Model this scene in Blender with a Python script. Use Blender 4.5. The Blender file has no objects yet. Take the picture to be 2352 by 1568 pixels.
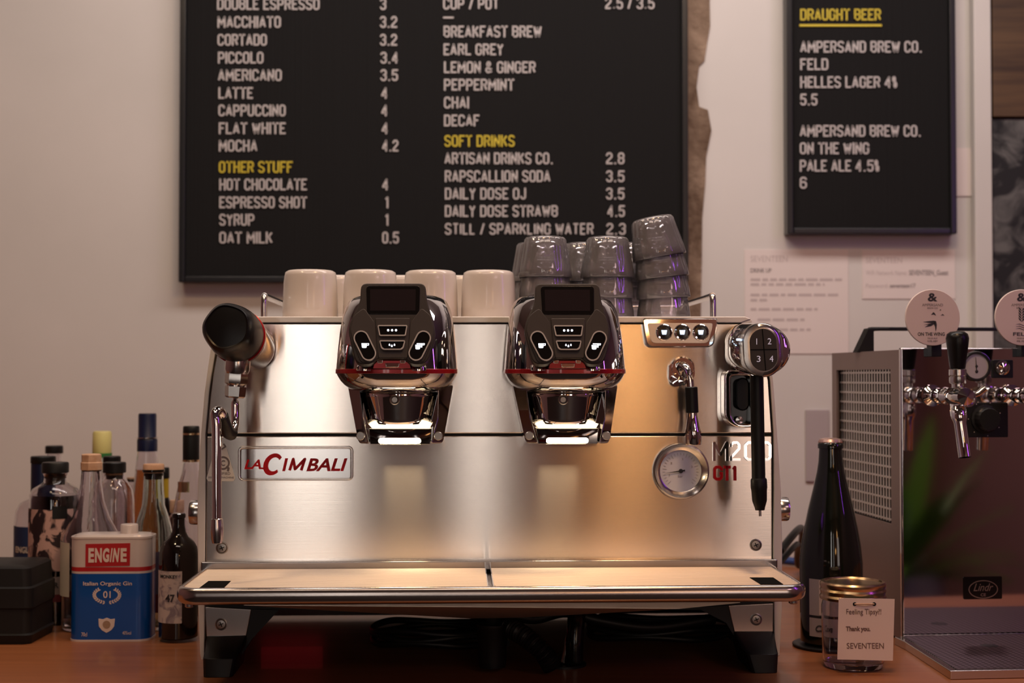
import bpy, math, random
from mathutils import Vector, Matrix
random.seed(7)
R = math.radians
S = bpy.context.scene
COL = S.collection

# ------------------------------------------------------------------ camera, world, lights, exposure
F = 3267.0                      # focal length in pixels of the 2352x1568 frame (50 mm on 36 mm)
CAM = Vector((0.0, -2.0, 0.405))
PITCH = R(1.42)
cd = bpy.data.cameras.new('camera'); cam = bpy.data.objects.new('camera', cd); COL.objects.link(cam)
cam.location = CAM; cam.rotation_euler = (R(90) + PITCH, 0, 0)
cd.lens = 50.0; cd.sensor_width = 36.0; cd.clip_start = 0.05
cd.dof.use_dof = True; cd.dof.focus_distance = 1.86; cd.dof.aperture_fstop = 5.6
S.camera = cam
S.view_settings.view_transform = 'Standard'; S.view_settings.look = 'None'
S.view_settings.gamma = 1.0; S.view_settings.use_curve_mapping = False
S.view_settings.exposure = 0.0
S.cycles.max_bounces = 16; S.cycles.transmission_bounces = 16; S.cycles.glossy_bounces = 6
S.cycles.diffuse_bounces = 3; S.cycles.caustics_refractive = False; S.cycles.caustics_reflective = False
S.cycles.sample_clamp_indirect = 4.0
w = bpy.data.worlds.new('world'); S.world = w; w.use_nodes = True
w.node_tree.nodes['Background'].inputs[0].default_value = (0.75, 0.85, 1.0, 1)
w.node_tree.nodes['Background'].inputs[1].default_value = 0.5

def area(name, loc, rot, sx, sy, power, col):
    l = bpy.data.lights.new(name, 'AREA'); l.shape = 'RECTANGLE'; l.size = sx; l.size_y = sy
    l.energy = power; l.color = col
    o = bpy.data.objects.new(name, l); COL.objects.link(o); o.location = loc; o.rotation_euler = rot
    return o
# unseen area lights at ceiling height, added for the light they give
area('wall_fill_light', (0.25, 0.15, 1.98), (R(28), 0, 0), 2.4, 0.3, 27, (1.0, 0.89, 0.83))  # fill above the bar, added to brighten the back wall

area('front_fill_light', (-.1, -1.35, 1.97), (R(30), 0, 0), 1.4, .25, 6, (1.0, .80, .66))  # front fill added for the machine and other camera-facing surfaces
area('tray_fill_warm', (0.33, -0.75, 1.97), (R(6), 0, 0), .22, .22, 10.5, (1.0, 0.60, 0.29))  # warm light added to brighten the tray and streak the steel orange
area('tray_fill_left', (-1.0, -0.70, 1.97), (R(6), R(22), 0), .22, .22, 8, (1.0, 0.70, 0.42))  # warm light added for the left end of the tray
area('room_fill_light', (2.3, -3.3, 1.98), (0, 0, 0), .8, .8, 12, (1.0, 0.66, 0.68))  # fill added to brighten the room mirrored in the beer cooler
# ------------------------------------------------------------------ pixel -> place helpers
def ray(px, py):
    d = Vector(((px - 1176.0) / F, 1.0, -(py - 784.0) / F))
    c, s = math.cos(PITCH), math.sin(PITCH)
    return Vector((d.x, d.y * c - d.z * s, d.y * s + d.z * c))
def W(px, py, y):                         # point of the plane at world depth y seen at a pixel
    d = ray(px, py); t = (y - CAM.y) / d.y
    return CAM + d * t
def G(px, py, z=0.0):                     # point on a horizontal plane
    d = ray(px, py); t = (z - CAM.z) / d.z
    return CAM + d * t
class Frame:
    def __init__(s, loc, yaw):
        s.loc = Vector(loc); s.yaw = yaw
        s.M = Matrix.Translation(s.loc) @ Matrix.Rotation(yaw, 4, 'Z'); s.I = s.M.inverted()
    def _r(s, px, py):
        return s.I @ CAM, s.I.to_3x3() @ ray(px, py)
    def p(s, px, py, ly=0.0):
        o, d = s._r(px, py); return o + d * ((ly - o.y) / d.y)
    def px(s, px, py, lx):
        o, d = s._r(px, py); return o + d * ((lx - o.x) / d.x)
    def pl(s, px, py, q, n):
        o, d = s._r(px, py); return o + d * ((Vector(q) - o).dot(n) / d.dot(n))
    def pz(s, px, py, z):
        o, d = s._r(px, py); return o + d * ((z - o.z) / d.z)

# ------------------------------------------------------------------ mesh builder
class MB:
    def __init__(s): s.V = []; s.Fc = []; s.MI = []; s.m = 0
    def add(s, vs, fs):
        b = len(s.V); s.V += [Vector(v) for v in vs]
        for f in fs: s.Fc.append([b + i for i in f]); s.MI.append(s.m)
        return s
    def box(s, x0, x1, y0, y1, z0, z1):
        return s.add([(x0,y0,z0),(x1,y0,z0),(x1,y1,z0),(x0,y1,z0),(x0,y0,z1),(x1,y0,z1),(x1,y1,z1),(x0,y1,z1)],
                     [(0,3,2,1),(4,5,6,7),(0,1,5,4),(1,2,6,5),(2,3,7,6),(3,0,4,7)])
    def prism(s, pts, off):
        off = Vector(off); n = len(pts); pts = [Vector(p) for p in pts]
        return s.add(pts + [p + off for p in pts],
                     [list(range(n)), list(range(2*n-1, n-1, -1))] + [(i, i+n, (i+1) % n + n, (i+1) % n) for i in range(n)])
    def ringprism(s, outer, inner, off):
        off = Vector(off); n = len(outer)
        vs = [Vector(p) for p in outer] + [Vector(p) for p in inner]
        vs = vs + [v + off for v in vs]; fs = []
        for i in range(n):
            j = (i+1) % n
            fs += [(i, j, n+j, n+i), (2*n+i, 3*n+i, 3*n+j, 2*n+j), (i, 2*n+i, 2*n+j, j), (n+i, n+j, 3*n+j, 3*n+i)]
        return s.add(vs, fs)
    def loft(s, rings, cap0=True, cap1=True, closed=True):
        n = len(rings[0]); vs = [p for r in rings for p in r]; fs = []
        for k in range(len(rings)-1):
            for i in range(n if closed else n-1):
                j = (i+1) % n
                fs.append((k*n+i, k*n+j, (k+1)*n+j, (k+1)*n+i))
        if cap0: fs.append(list(range(n-1, -1, -1)))
        if cap1: fs.append([(len(rings)-1)*n+i for i in range(n)])
        return s.add(vs, fs)
    def lathe(s, prof, org=(0,0,0), axis=(0,0,1), seg=40, rmod=None, cap0=False, cap1=False, a0=0, a1=2*math.pi, up=None):
        ax = Vector(axis).normalized(); org = Vector(org)
        h = Vector(up) if up else (Vector((1,0,0)) if abs(ax.x) < .9 else Vector((0,1,0)))
        u = (h - ax*h.dot(ax)).normalized(); v = ax.cross(u)
        full = abs(a1-a0-2*math.pi) < 1e-6; n = seg if full else seg+1
        rings = []
        for k, (r, t) in enumerate(prof):
            ring = []
            for i in range(n):
                a = a0 + (a1-a0)*i/seg; rr = r*(rmod(a, k) if rmod else 1)
                ring.append(org + ax*t + (u*math.cos(a) + v*math.sin(a))*rr)
            rings.append(ring)
        return s.loft(rings, cap0, cap1, full)
    def tube(s, path, rad, seg=14, caps=True):
        P = [Vector(p) for p in path]; n = len(P)
        T = [((P[min(i+1,n-1)] - P[max(i-1,0)])).normalized() for i in range(n)]
        h = Vector((0,0,1)) if abs(T[0].z) < .9 else Vector((1,0,0))
        u = (h - T[0]*h.dot(T[0])).normalized(); rings = []
        for i in range(n):
            u = (u - T[i]*u.dot(T[i])).normalized(); v = T[i].cross(u)
            r = rad[i] if isinstance(rad, (list, tuple)) else rad
            rings.append([P[i] + (u*math.cos(2*math.pi*k/seg) + v*math.sin(2*math.pi*k/seg))*r for k in range(seg)])
        return s.loft(rings, caps, caps)
    def strokes(s, lines, th, org, ex, ey, n, dep):
        # 2-D polylines (metres) drawn as flat bars with round joints, thickness dep along n
        org = Vector(org)
        def P3(x, y, d=0): return org + ex*x + ey*y + n*d
        ys_ = [q[1] for L in lines for q in L]; yl, yh = min(ys_), max(ys_)
        for L in lines:
            L = [tuple(q) for q in L]
            if L[0] != L[-1]:           # square ends
                for i, j in ((0, 1), (-1, -2)):
                    dx, dy = L[i][0]-L[j][0], L[i][1]-L[j][1]; l = math.hypot(dx, dy) or 1
                    if min(abs(dx), abs(dy)) > 1e-7 or min(abs(L[i][1]-yl), abs(L[i][1]-yh)) > 1e-6: continue
                    L[i] = (L[i][0]+dx/l*th/2, L[i][1]+dy/l*th/2)
            for (a, b) in zip(L, L[1:]):
                dx, dy = b[0]-a[0], b[1]-a[1]; l = math.hypot(dx, dy)
                if l < 1e-9: continue
                nx, ny = -dy/l*th/2, dx/l*th/2
                q = [(a[0]+nx,a[1]+ny),(a[0]-nx,a[1]-ny),(b[0]-nx,b[1]-ny),(b[0]+nx,b[1]+ny)]
                s.prism([P3(x, y, dep) for x, y in q], -n*dep)
            cl = L[0] == L[-1]; m_ = len(L)
            for i in (range(1, m_) if cl else range(1, m_-1)):
                (x, y), a, b = L[i], L[i-1], L[1 if i == m_-1 else i+1]
                ax_ = lambda p, q: abs(p[0]-q[0]) < 1e-7 or abs(p[1]-q[1]) < 1e-7
                if ax_((x, y), a) and ax_((x, y), b):
                    s.prism([P3(x+u*th/2, y+v*th/2, dep*.98) for u, v in ((-1,-1),(1,-1),(1,1),(-1,1))], -n*dep*.98); continue
                s.prism([P3(x+th/2*math.cos(k*math.pi/4), y+th/2*math.sin(k*math.pi/4), dep*.97) for k in range(8)], -n*dep*.97)
        return s
    def text(s, txt, org, ex, ey, wd, ht, dep=0.0004, offset=0.0, shear=0.0):
        me = text_mesh(txt, offset, shear)
        xs = [v[0] for v in me[0]]; ys = [v[1] for v in me[0]]
        x0, x1, y0, y1 = min(xs), max(xs), min(ys), max(ys); n = Vector(ex).cross(Vector(ey))
        sx = wd/(x1-x0); sy = (ht/(y1-y0)) if ht else sx
        org = Vector(org); ex = Vector(ex); ey = Vector(ey)
        return s.add([org + ex*((v[0]-x0)*sx) + ey*((v[1]-y0)*sy) + n*(dep if v[2] > 0 else 0) for v in me[0]], me[1])
    def build(s, name, mats, parent=None, loc=None, smooth=38, bevel=0, bseg=3, sub=0):
        loc = Vector(loc) if loc is not None else Vector((0,0,0))
        me = bpy.data.meshes.new(name)
        me.from_pydata([tuple(v - loc) for v in s.V], [], s.Fc)
        if not isinstance(mats, (list, tuple)): mats = [mats]
        for m in mats: me.materials.append(m)
        for i, p in enumerate(me.polygons): p.material_index = s.MI[i]; p.use_smooth = smooth > 0
        me.validate()
        import bmesh as _b
        bm = _b.new(); bm.from_mesh(me); _b.ops.recalc_face_normals(bm, faces=bm.faces); bm.to_mesh(me); bm.free()
        if smooth > 0: me.set_sharp_from_angle(angle=R(smooth))
        o = bpy.data.objects.new(name, me); COL.objects.link(o); o.location = loc
        if parent: o.parent = parent
        if bevel:
            m = o.modifiers.new('bevel', 'BEVEL'); m.width = bevel; m.segments = bseg; m.limit_method = 'ANGLE'; m.angle_limit = R(38)
            m.harden_normals = True
        if sub:
            m = o.modifiers.new('sub', 'SUBSURF'); m.levels = sub; m.render_levels = sub
        return o

_tc = {}
def text_mesh(txt, offset, shear):
    k = (txt, offset, shear)
    if k in _tc: return _tc[k]
    c = bpy.data.curves.new('t', 'FONT'); c.body = txt; c.extrude = 0.01; c.offset = offset; c.shear = shear; c.resolution_u = 4
    o = bpy.data.objects.new('t', c); COL.objects.link(o)
    me = bpy.data.meshes.new_from_object(o)
    out = ([tuple(v.co) for v in me.vertices], [list(p.vertices) for p in me.polygons])
    bpy.data.objects.remove(o); bpy.data.curves.remove(c); bpy.data.meshes.remove(me)
    _tc[k] = out
    return out

GL = {'O':[[(1,0),(3,0),(4,1),(4,6),(3,7),(1,7),(0,6),(0,1),(1,0)]], 'D':[[(0,0),(3,0),(4,1),(4,6),(3,7),(0,7),(0,0)]],
 'U':[[(0,7),(0,1),(1,0),(3,0),(4,1),(4,7)]], 'B':[[(0,0),(0,7),(3,7),(4,6.2),(4,4.4),(3,3.7),(0,3.7)],[(3,3.7),(4,2.8),(4,1),(3,0),(0,0)]],
 'L':[[(0,7),(0,0),(3.4,0)]], 'E':[[(3.5,0),(0,0),(0,7),(3.5,7)],[(0,3.6),(3,3.6)]],
 'S':[[(4,5.6),(4,6.2),(3,7),(1,7),(0,6),(0,4.7),(1,3.8),(3,3.2),(4,2.3),(4,1),(3,0),(1,0),(0,1),(0,1.6)]],
 'P':[[(0,0),(0,7),(3,7),(4,6),(4,4),(3,3.1),(0,3.1)]], 'R':[[(0,0),(0,7),(3,7),(4,6),(4,4.3),(3,3.5),(0,3.5)],[(2.4,3.5),(4,0)]],
 'M':[[(0,0),(0,7),(2.6,2),(5.2,7),(5.2,0)]], 'A':[[(0,0),(2.1,7),(4.2,0)],[(0.7,1.9),(3.5,1.9)]],
 'C':[[(4,5),(4,6),(3,7),(1,7),(0,6),(0,1),(1,0),(3,0),(4,1),(4,2)]], 'H':[[(0,0),(0,7)],[(4,0),(4,7)],[(0,3.6),(4,3.6)]],
 'I':[[(0,0),(0,7)]], 'T':[[(0,7),(4,7)],[(2,7),(2,0)]], 'N':[[(0,0),(0,7),(4,0),(4,7)]], 'F':[[(0,0),(0,7),(3.5,7)],[(0,3.6),(3,3.6)]],
 'W':[[(0,7),(1.4,0),(2.8,6),(4.2,0),(5.6,7)]], 'Y':[[(0,7),(2,3.4),(4,7)],[(2,3.4),(2,0)]], 'K':[[(0,0),(0,7)],[(4,7),(0.3,2.6)],[(1.6,4.1),(4,0)]],
 'G':[[(4,5),(4,6),(3,7),(1,7),(0,6),(0,1),(1,0),(3,0),(4,1),(4,3.3),(2.8,3.3)]], 'J':[[(3.4,7),(3.4,1),(2.4,0),(1,0),(0,1),(0,1.8)]],
 'V':[[(0,7),(2,0),(4,7)]], 'X':[[(0,0),(4,7)],[(0,7),(4,0)]], 'Z':[[(0,7),(4,7),(0,0),(4,0)]],
 '0':[[(1,0),(3,0),(4,1),(4,6),(3,7),(1,7),(0,6),(0,1),(1,0)]], '1':[[(0,5.6),(1.6,7),(1.6,0)]],
 '2':[[(0,5.2),(0,6),(1,7),(3,7),(4,6),(4,4.6),(0,1),(0,0),(4,0)]], '3':[[(0,5.6),(0,6),(1,7),(3,7),(4,6),(4,4.4),(3,3.7),(1.6,3.7)],[(3,3.7),(4,2.8),(4,1),(3,0),(1,0),(0,1),(0,1.6)]],
 '4':[[(3,0),(3,7),(0,2.2),(0,1.8),(4.2,1.8)]], '5':[[(4,7),(0.3,7),(0,3.6),(1,4.2),(3,4.2),(4,3.2),(4,1),(3,0),(1,0),(0,1),(0,1.5)]],
 '6':[[(4,5.6),(4,6),(3,7),(1,7),(0,6),(0,1),(1,0),(3,0),(4,1),(4,3),(3,4),(0,4)]],
 '8':[[(1,0),(3,0),(4,1),(4,2.8),(3,3.7),(1,3.7),(0,2.8),(0,1),(1,0)],[(1,3.7),(0,4.5),(0,6),(1,7),(3,7),(4,6),(4,4.5),(3,3.7)]],
 '&':[[(4.3,0),(0.8,5),(0.8,6.2),(1.5,7),(2.6,7),(3.2,6.2),(3.2,5.4),(0.2,2.4),(0,1.2),(1,0),(2.6,0),(4.2,2.8)]],
 '/':[[(0,-0.3),(2.6,7.3)]], '.':[[(.7,0),(.7,0.55)]], '-':[[(0,3.5),(3,3.5)]],
 '%':[[(0.4,3.9),(0,4.4),(0,6.4),(0.4,7),(1.2,7),(1.6,6.4),(1.6,4.4),(1.2,3.9),(0.4,3.9)],[(1.4,0),(1,0.6),(1,2.6),(1.4,3.1),(2.2,3.1),(2.6,2.6),(2.6,0.6),(2.2,0),(1.4,0)]],
}
def stroke_text(mb, s, p0, p1, ht, th, dep=0.002, n=Vector((0,-1,0)), ez=Vector((0,0,1))):
    # board lettering of string s from p0 (lower left) to p1 (lower right)
    p0 = Vector(p0); p1 = Vector(p1); ex = (p1-p0).normalized(); wd = (p1-p0).length
    x = 0; out = []
    for ch in s:
        if ch == ' ': x += 3.1; continue
        g = GL[ch]; gw = max(q[0] for L in g for q in L)
        out.append((x, g)); x += gw + 2.25 + (.7 if ch == '.' else 0)
    x -= 2.25; sx = (wd-th)/max(x, 0.01) if x > 0.5 else (ht-th)/7; sy = (ht-th)/7
    lines = [[(th/2+(ox+q[0])*sx, th/2+q[1]*sy) for q in L] for ox, g in out for L in g]
    mb.strokes(lines, th, p0, ex, ez, n, dep)

# ------------------------------------------------------------------ materials
def mat(name, col, rough=.5, metal=0.0, trans=0.0, ior=1.45, emis=None, es=0, coat=0, aniso=0, rot=0, spec=.5, bump=None, alpha=1):
    m = bpy.data.materials.new(name); m.use_nodes = True; nt = m.node_tree; b = nt.nodes['Principled BSDF']; I = b.inputs
    I['Base Color'].default_value = (*col, 1); I['Roughness'].default_value = rough; I['Metallic'].default_value = metal
    I['Transmission Weight'].default_value = trans; I['IOR'].default_value = ior; I['Coat Weight'].default_value = coat
    I['Specular IOR Level'].default_value = spec
    if emis: I['Emission Color'].default_value = (*emis, 1); I['Emission Strength'].default_value = es
    if aniso:
        I['Anisotropic'].default_value = aniso; I['Anisotropic Rotation'].default_value = rot
        vt = nt.nodes.new('ShaderNodeVectorTransform'); vt.vector_type = 'VECTOR'; vt.convert_from = 'OBJECT'; vt.convert_to = 'WORLD'
        vt.inputs[0].default_value = (1, 0, 0); nt.links.new(vt.outputs[0], I['Tangent'])
    if bump:   # (scale vector, strength, distance)
        tc = nt.nodes.new('ShaderNodeTexCoord'); mp = nt.nodes.new('ShaderNodeMapping'); mp.inputs['Scale'].default_value = bump[0]
        nz = nt.nodes.new('ShaderNodeTexNoise'); nz.inputs['Scale'].default_value = 1; nz.inputs['Detail'].default_value = 3
        bp = nt.nodes.new('ShaderNodeBump'); bp.inputs['Strength'].default_value = bump[1]; bp.inputs['Distance'].default_value = bump[2]
        nt.links.new(tc.outputs['Object'], mp.inputs[0]); nt.links.new(mp.outputs[0], nz.inputs['Vector'])
        nt.links.new(nz.outputs[0], bp.inputs['Height']); nt.links.new(bp.outputs[0], I['Normal'])
    return m
def noise_col(m, scale, c0, c1, lo=.35, hi=.65, detail=4, dist=0):
    nt = m.node_tree; b = nt.nodes['Principled BSDF']
    tc = nt.nodes.new('ShaderNodeTexCoord'); mp = nt.nodes.new('ShaderNodeMapping'); mp.inputs['Scale'].default_value = scale
    nz = nt.nodes.new('ShaderNodeTexNoise'); nz.inputs['Scale'].default_value = 1; nz.inputs['Detail'].default_value = detail; nz.inputs['Distortion'].default_value = dist
    cr = nt.nodes.new('ShaderNodeValToRGB'); cr.color_ramp.elements[0].position = lo; cr.color_ramp.elements[1].position = hi
    cr.color_ramp.elements[0].color = (*c0, 1); cr.color_ramp.elements[1].color = (*c1, 1)
    nt.links.new(tc.outputs['Object'], mp.inputs[0]); nt.links.new(mp.outputs[0], nz.inputs['Vector'])
    nt.links.new(nz.outputs[0], cr.inputs[0]); nt.links.new(cr.outputs[0], b.inputs['Base Color'])
    return m
wall_m = noise_col(mat('painted_plaster', (.6,.55,.52), .75, bump=((9,9,9), .15, .004)), (2.5,2.5,2.5), (.60,.565,.535), (.64,.60,.57))
room_m = mat('dark_room_paint', (.30,.17,.18), .8)
ceil_m = mat('ceiling_paint', (.30,.26,.24), .9)
floor_m = mat('floor_boards', (.03,.02,.02), .6)
counter_m = noise_col(mat('beech_laminate', (.3,.11,.04), .38, coat=.15), (3, 60, 60), (.235,.075,.026), (.31,.105,.036), .3, .7)
brick_m = noise_col(mat('bare_brick', (.2,.12,.08), .9, bump=((40,40,40), .8, .01)), (14,14,9), (.11,.065,.04), (.34,.24,.17), .3, .7, 6, 1)
white_m = mat('white_enamel', (.80,.74,.70), .35, coat=.3)
dark_m = mat('black_metal', (.008,.0075,.0075), .45, spec=.35)
steel_m = mat('brushed_steel', (.86,.775,.71), .20, 1, aniso=.95, rot=0.25, bump=((6,6,900), .06, .0006))
tray_m = mat('satin_steel', (.52,.46,.43), .20, 1, aniso=.5, bump=((3,700,700), .05, .0005))
grille_m = mat('grille_steel', (.74,.62,.53), .42, 1)
chrome_m = mat('chrome', (.86,.84,.82), .035, 1)
dchrome_m = mat('dark_chrome', (.40,.375,.37), .045, 1)
shell_m = mat('shell_chrome', (.62,.60,.60), .035, 1)
schrome_m = mat('satin_chrome', (.62,.58,.55), .2, 1)
gun_m = mat('grey_brown_plastic', (.034,.025,.0225), .45, spec=.4)
gun2_m = mat('grey_brown_plastic_light', (.043,.032,.029), .42, spec=.4)
screen_m = mat('screen_glass', (.020,.014,.016), .12)
bezel_m = mat('black_gloss', (.006,.005,.005), .15)
red_m = mat('red_metal', (.42,.008,.012), .25, .3, coat=.5)
redg_m = mat('red_gloss', (.62,.008,.014), .4, spec=.25)
rim_m = mat('button_rim', (.62,.56,.54), .32, .5)
fascia_m = mat('fascia_steel', (.40,.36,.34), .24, 1)
blue_icon_m = mat('blue_lit_icon', (1,1,1), .5, emis=(.45,.68,1.0), es=2.0)
icon_m = mat('lit_icon', (1,1,1), .5, emis=(.80,.85,1.0), es=2.6)
icong_m = mat('printed_number', (.62,.58,.66), .5, emis=(.72,.66,.8), es=.28)
led_m = mat('led_lens', (1,1,1), .5, emis=(1.0,.86,.62), es=14)
ledge_refl_m = mat('led_reflection_glow', (1,1,1), .5, emis=(1.0,.80,.50), es=2.5)
rubber_m = mat('black_rubber', (.008,.0075,.0075), .42, spec=.35)
knob_m = mat('black_knob', (.007,.006,.006), .30, spec=.35)
bolt_m = mat('bolt_steel', (.34,.31,.29), .35, 1)
dial_m = mat('dial_white', (.93,.89,.90), .5)
ink_m = mat('black_ink', (.03,.028,.03), .6)
inkg_m = mat('grey_ink', (.22,.18,.18), .7)
gold_m = mat('gold_lid', (.72,.52,.30), .25, 1)
board_m = mat('letter_board', (.0105,.010,.0103), .8, spec=.15, bump=((260,1,1), .5, .003))
frame_m = mat('black_frame', (.012,.012,.014), .3)
let_m = mat('board_letter', (.52,.475,.465), .6)
yel_m = mat('yellow_letter', (.60,.47,.035), .6)
paper_m = mat('paper', (.72,.63,.60), .8)
card_m = mat('card', (.80,.66,.58), .8)
mug_m = mat('mug_glaze', (.66,.585,.535), .22, coat=.3)
glass_m = mat('clear_glass', (.90,.87,.90), .0, trans=1)
def clear_plastic(name, tint, dif):
    m = bpy.data.materials.new(name); m.use_nodes = True; nt = m.node_tree; nt.nodes.clear(); N = nt.nodes.new; Lk = nt.links.new
    out = N('ShaderNodeOutputMaterial'); tr = N('ShaderNodeBsdfTransparent'); tr.inputs[0].default_value = (*tint, 1)
    gl = N('ShaderNodeBsdfGlossy'); gl.inputs['Roughness'].default_value = .07; df = N('ShaderNodeBsdfDiffuse'); df.inputs[0].default_value = (.90,.84,.88,1)
    fr = N('ShaderNodeFresnel'); fr.inputs[0].default_value = 1.85; m1 = N('ShaderNodeMixShader'); m2 = N('ShaderNodeMixShader'); m1.inputs[0].default_value = dif
    Lk(tr.outputs[0], m1.inputs[1]); Lk(df.outputs[0], m1.inputs[2]); Lk(fr.outputs[0], m2.inputs[0]); Lk(m1.outputs[0], m2.inputs[1]); Lk(gl.outputs[0], m2.inputs[2]); Lk(m2.outputs[0], out.inputs[0])
    return m
tumbler_m = clear_plastic('clear_tumbler', (.95,.93,.96), .15)
gglass_m = mat('greenish_glass', (.80,.90,.86), .0, trans=1)
dglass_m = mat('dark_green_glass', (.006,.008,.005), .06, coat=.5)
bglass_m = mat('dark_brown_glass', (.008,.005,.004), .08, coat=.5)
cork_m = noise_col(mat('cork', (.55,.33,.20), .8), (90,90,90), (.48,.27,.16), (.60,.37,.24))

# ------------------------------------------------------------------ object helpers
def tag(o, label, cat, group=None):
    o['label'] = label; o['category'] = cat
    if group: o['group'] = group
    return o
def thing(name, loc, yaw, label, cat, group=None):
    o = bpy.data.objects.new(name, None); COL.objects.link(o); o.empty_display_size = .05
    o.location = loc; o.rotation_euler = (0, 0, yaw)
    return tag(o, label, cat, group)
def struct(o): o['kind'] = 'structure'; return o
def plab(o, s): o['label'] = s; return o
def kids(o): return [c for c in COL.objects if c.parent == o]
def dup(o, parent=None):
    c = o.copy(); COL.objects.link(c)
    if parent: c.parent = parent
    for k in kids(o): dup(k, c)
    return c
def arc(cx, cy, r, a0, a1, n): return [(cx + r*math.cos(R(a0+(a1-a0)*i/n)), cy + r*math.sin(R(a0+(a1-a0)*i/n))) for i in range(n+1)]
def rrect2(x0, x1, y0, y1, r, n=6):
    return arc(x1-r, y1-r, r, 0, 90, n) + arc(x0+r, y1-r, r, 90, 180, n) + arc(x0+r, y0+r, r, 180, 270, n) + arc(x1-r, y0+r, r, 270, 360, n)
def smooth_path(pts, n=8):
    P = [Vector(p) for p in pts]; P = [P[0]*2-P[1]] + P + [P[-1]*2-P[-2]]; out = []
    for i in range(1, len(P)-2):
        for k in range(n):
            t = k/n; a, b, c, d = P[i-1:i+3]
            out.append(((b*2) + (c-a)*t + (a*2-b*5+c*4-d)*t*t + (b*3-a-c*3+d)*t*t*t)*.5)
    out.append(P[-2]); return out

# ------------------------------------------------------------------ the room
WY = 1.20
XL, XR, YB, ZF, ZC = -2.6, 3.6, -5.6, -0.95, 2.05
struct(MB().box(XL-.1, XR+.1, WY, WY+.1, ZF, ZC).build('wall_back', wall_m))
struct(MB().box(XL-.1, XL, YB, WY, ZF, ZC).build('wall_left', room_m))
struct(MB().box(XR, XR+.1, YB, WY, ZF, ZC).build('wall_right', room_m))
struct(MB().box(XL-.1, XR+.1, YB-.1, WY+.1, ZF-.1, ZF).build('floor', floor_m))
struct(MB().box(XL-.1, XR+.1, YB-.1, WY+.1, ZC, ZC+.1).build('ceiling', ceil_m))
# street side wall behind the camera, with a tall window and a glazed door let into it
wx0, wx1, wz0, wz1 = -.90, -0.46, -0.25, 1.75
wb = MB(); wb.box(XL-.1, wx0, YB-.1, YB, ZF, ZC); wb.box(wx0, wx1, YB-.1, YB, ZF, wz0); wb.box(wx0, wx1, YB-.1, YB, wz1, ZC)
dx0, dx1, dz1 = .12, .34, 1.60
wb.box(wx1, dx0, YB-.1, YB, ZF, ZC); wb.box(dx0, dx1, YB-.1, YB, dz1, ZC); vx0, vx1, vz0, vz1 = 1.55, 2.45, -.1, 1.5
wb.box(dx1, vx0, YB-.1, YB, ZF, ZC); wb.box(vx1, XR+.1, YB-.1, YB, ZF, ZC); wb.box(vx0, vx1, YB-.1, YB, ZF, vz0); wb.box(vx0, vx1, YB-.1, YB, vz1, ZC)
struct(wb.build('wall_front', room_m))
sky_m = mat('daylit_glazing', (.8,.8,.8), .5, emis=(1.0,.93,.86), es=4.0)
warm_m = mat('lamp_shade_lit', (1,.8,.5), .5, emis=(1.0,.50,.17), es=9)
neon_m = mat('purple_neon', (.3,.05,.6), .5, emis=(.42,.08,1.0), es=24)
o = struct(MB().box(wx0, wx1, YB-.06, YB-.04, wz0, wz1).build('window_1', sky_m))
fr = MB()
for x in (wx0, (wx0+wx1)/2-.02, wx1-.04): fr.box(x, x+.04, YB-.04, YB, wz0, wz1)
fr.box(wx0, wx1, YB-.04, YB, wz0, wz0+.05); fr.box(wx0, wx1, YB-.04, YB, wz1-.05, wz1)
fr.build('window_frame', dark_m, o)
pink_m = mat('dusk_glazing', (.8,.8,.8), .5, emis=(1.0,.84,.76), es=2.0)
o = struct(MB().box(vx0, vx1, YB-.06, YB-.04, vz0, vz1).build('window_2', pink_m))
fr = MB(); fr.box(vx0, vx0+.04, YB-.04, YB, vz0, vz1); fr.box(vx1-.04, vx1, YB-.04, YB, vz0, vz1); fr.box(vx0, vx1, YB-.04, YB, vz0, vz0+.05); fr.box(vx0, vx1, YB-.04, YB, vz1-.05, vz1)
fr.build('window_frame', dark_m, o)
o = struct(MB().box(dx0, dx1, YB-.06, YB-.04, ZF, dz1).build('door_1', sky_m))
fr = MB(); fr.box(dx0, dx0+.06, YB-.04, YB, ZF, dz1); fr.box(dx1-.06, dx1, YB-.04, YB, ZF, dz1); fr.box(dx0, dx1, YB-.04, YB, ZF, ZF+.5)
fr.build('door_frame', dark_m, o)
for i, (x, y, z, r) in enumerate([(.93,-4.9,.75,.16), (1.55,-4.6,1.3,.12)]):
    t = thing('pendant_lamp', (x, y, z), 0, ['large warm globe pendant lamp hanging before the bar', 'small warm globe pendant lamp near the potted plant', 'small warm globe pendant lamp by the left wall'][i], 'lamp', 'globe pendant lamps')
    MB().lathe([(r*math.sin(R(a)), -r*math.cos(R(a))) for a in range(2, 179, 8)], seg=24).build('lamp_globe', warm_m, t)
    MB().tube([(0,0,r*.98),(0,0,ZC-z)], .006, 8).build('cable', dark_m, t)
t = MB().tube([(1.75,-.75,.62),(1.75,-.75,1.45)], .014, 10).build('neon_tube', neon_m)
t = tag(t, 'purple neon tube light standing upright right of the beer cooler', 'light')
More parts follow.
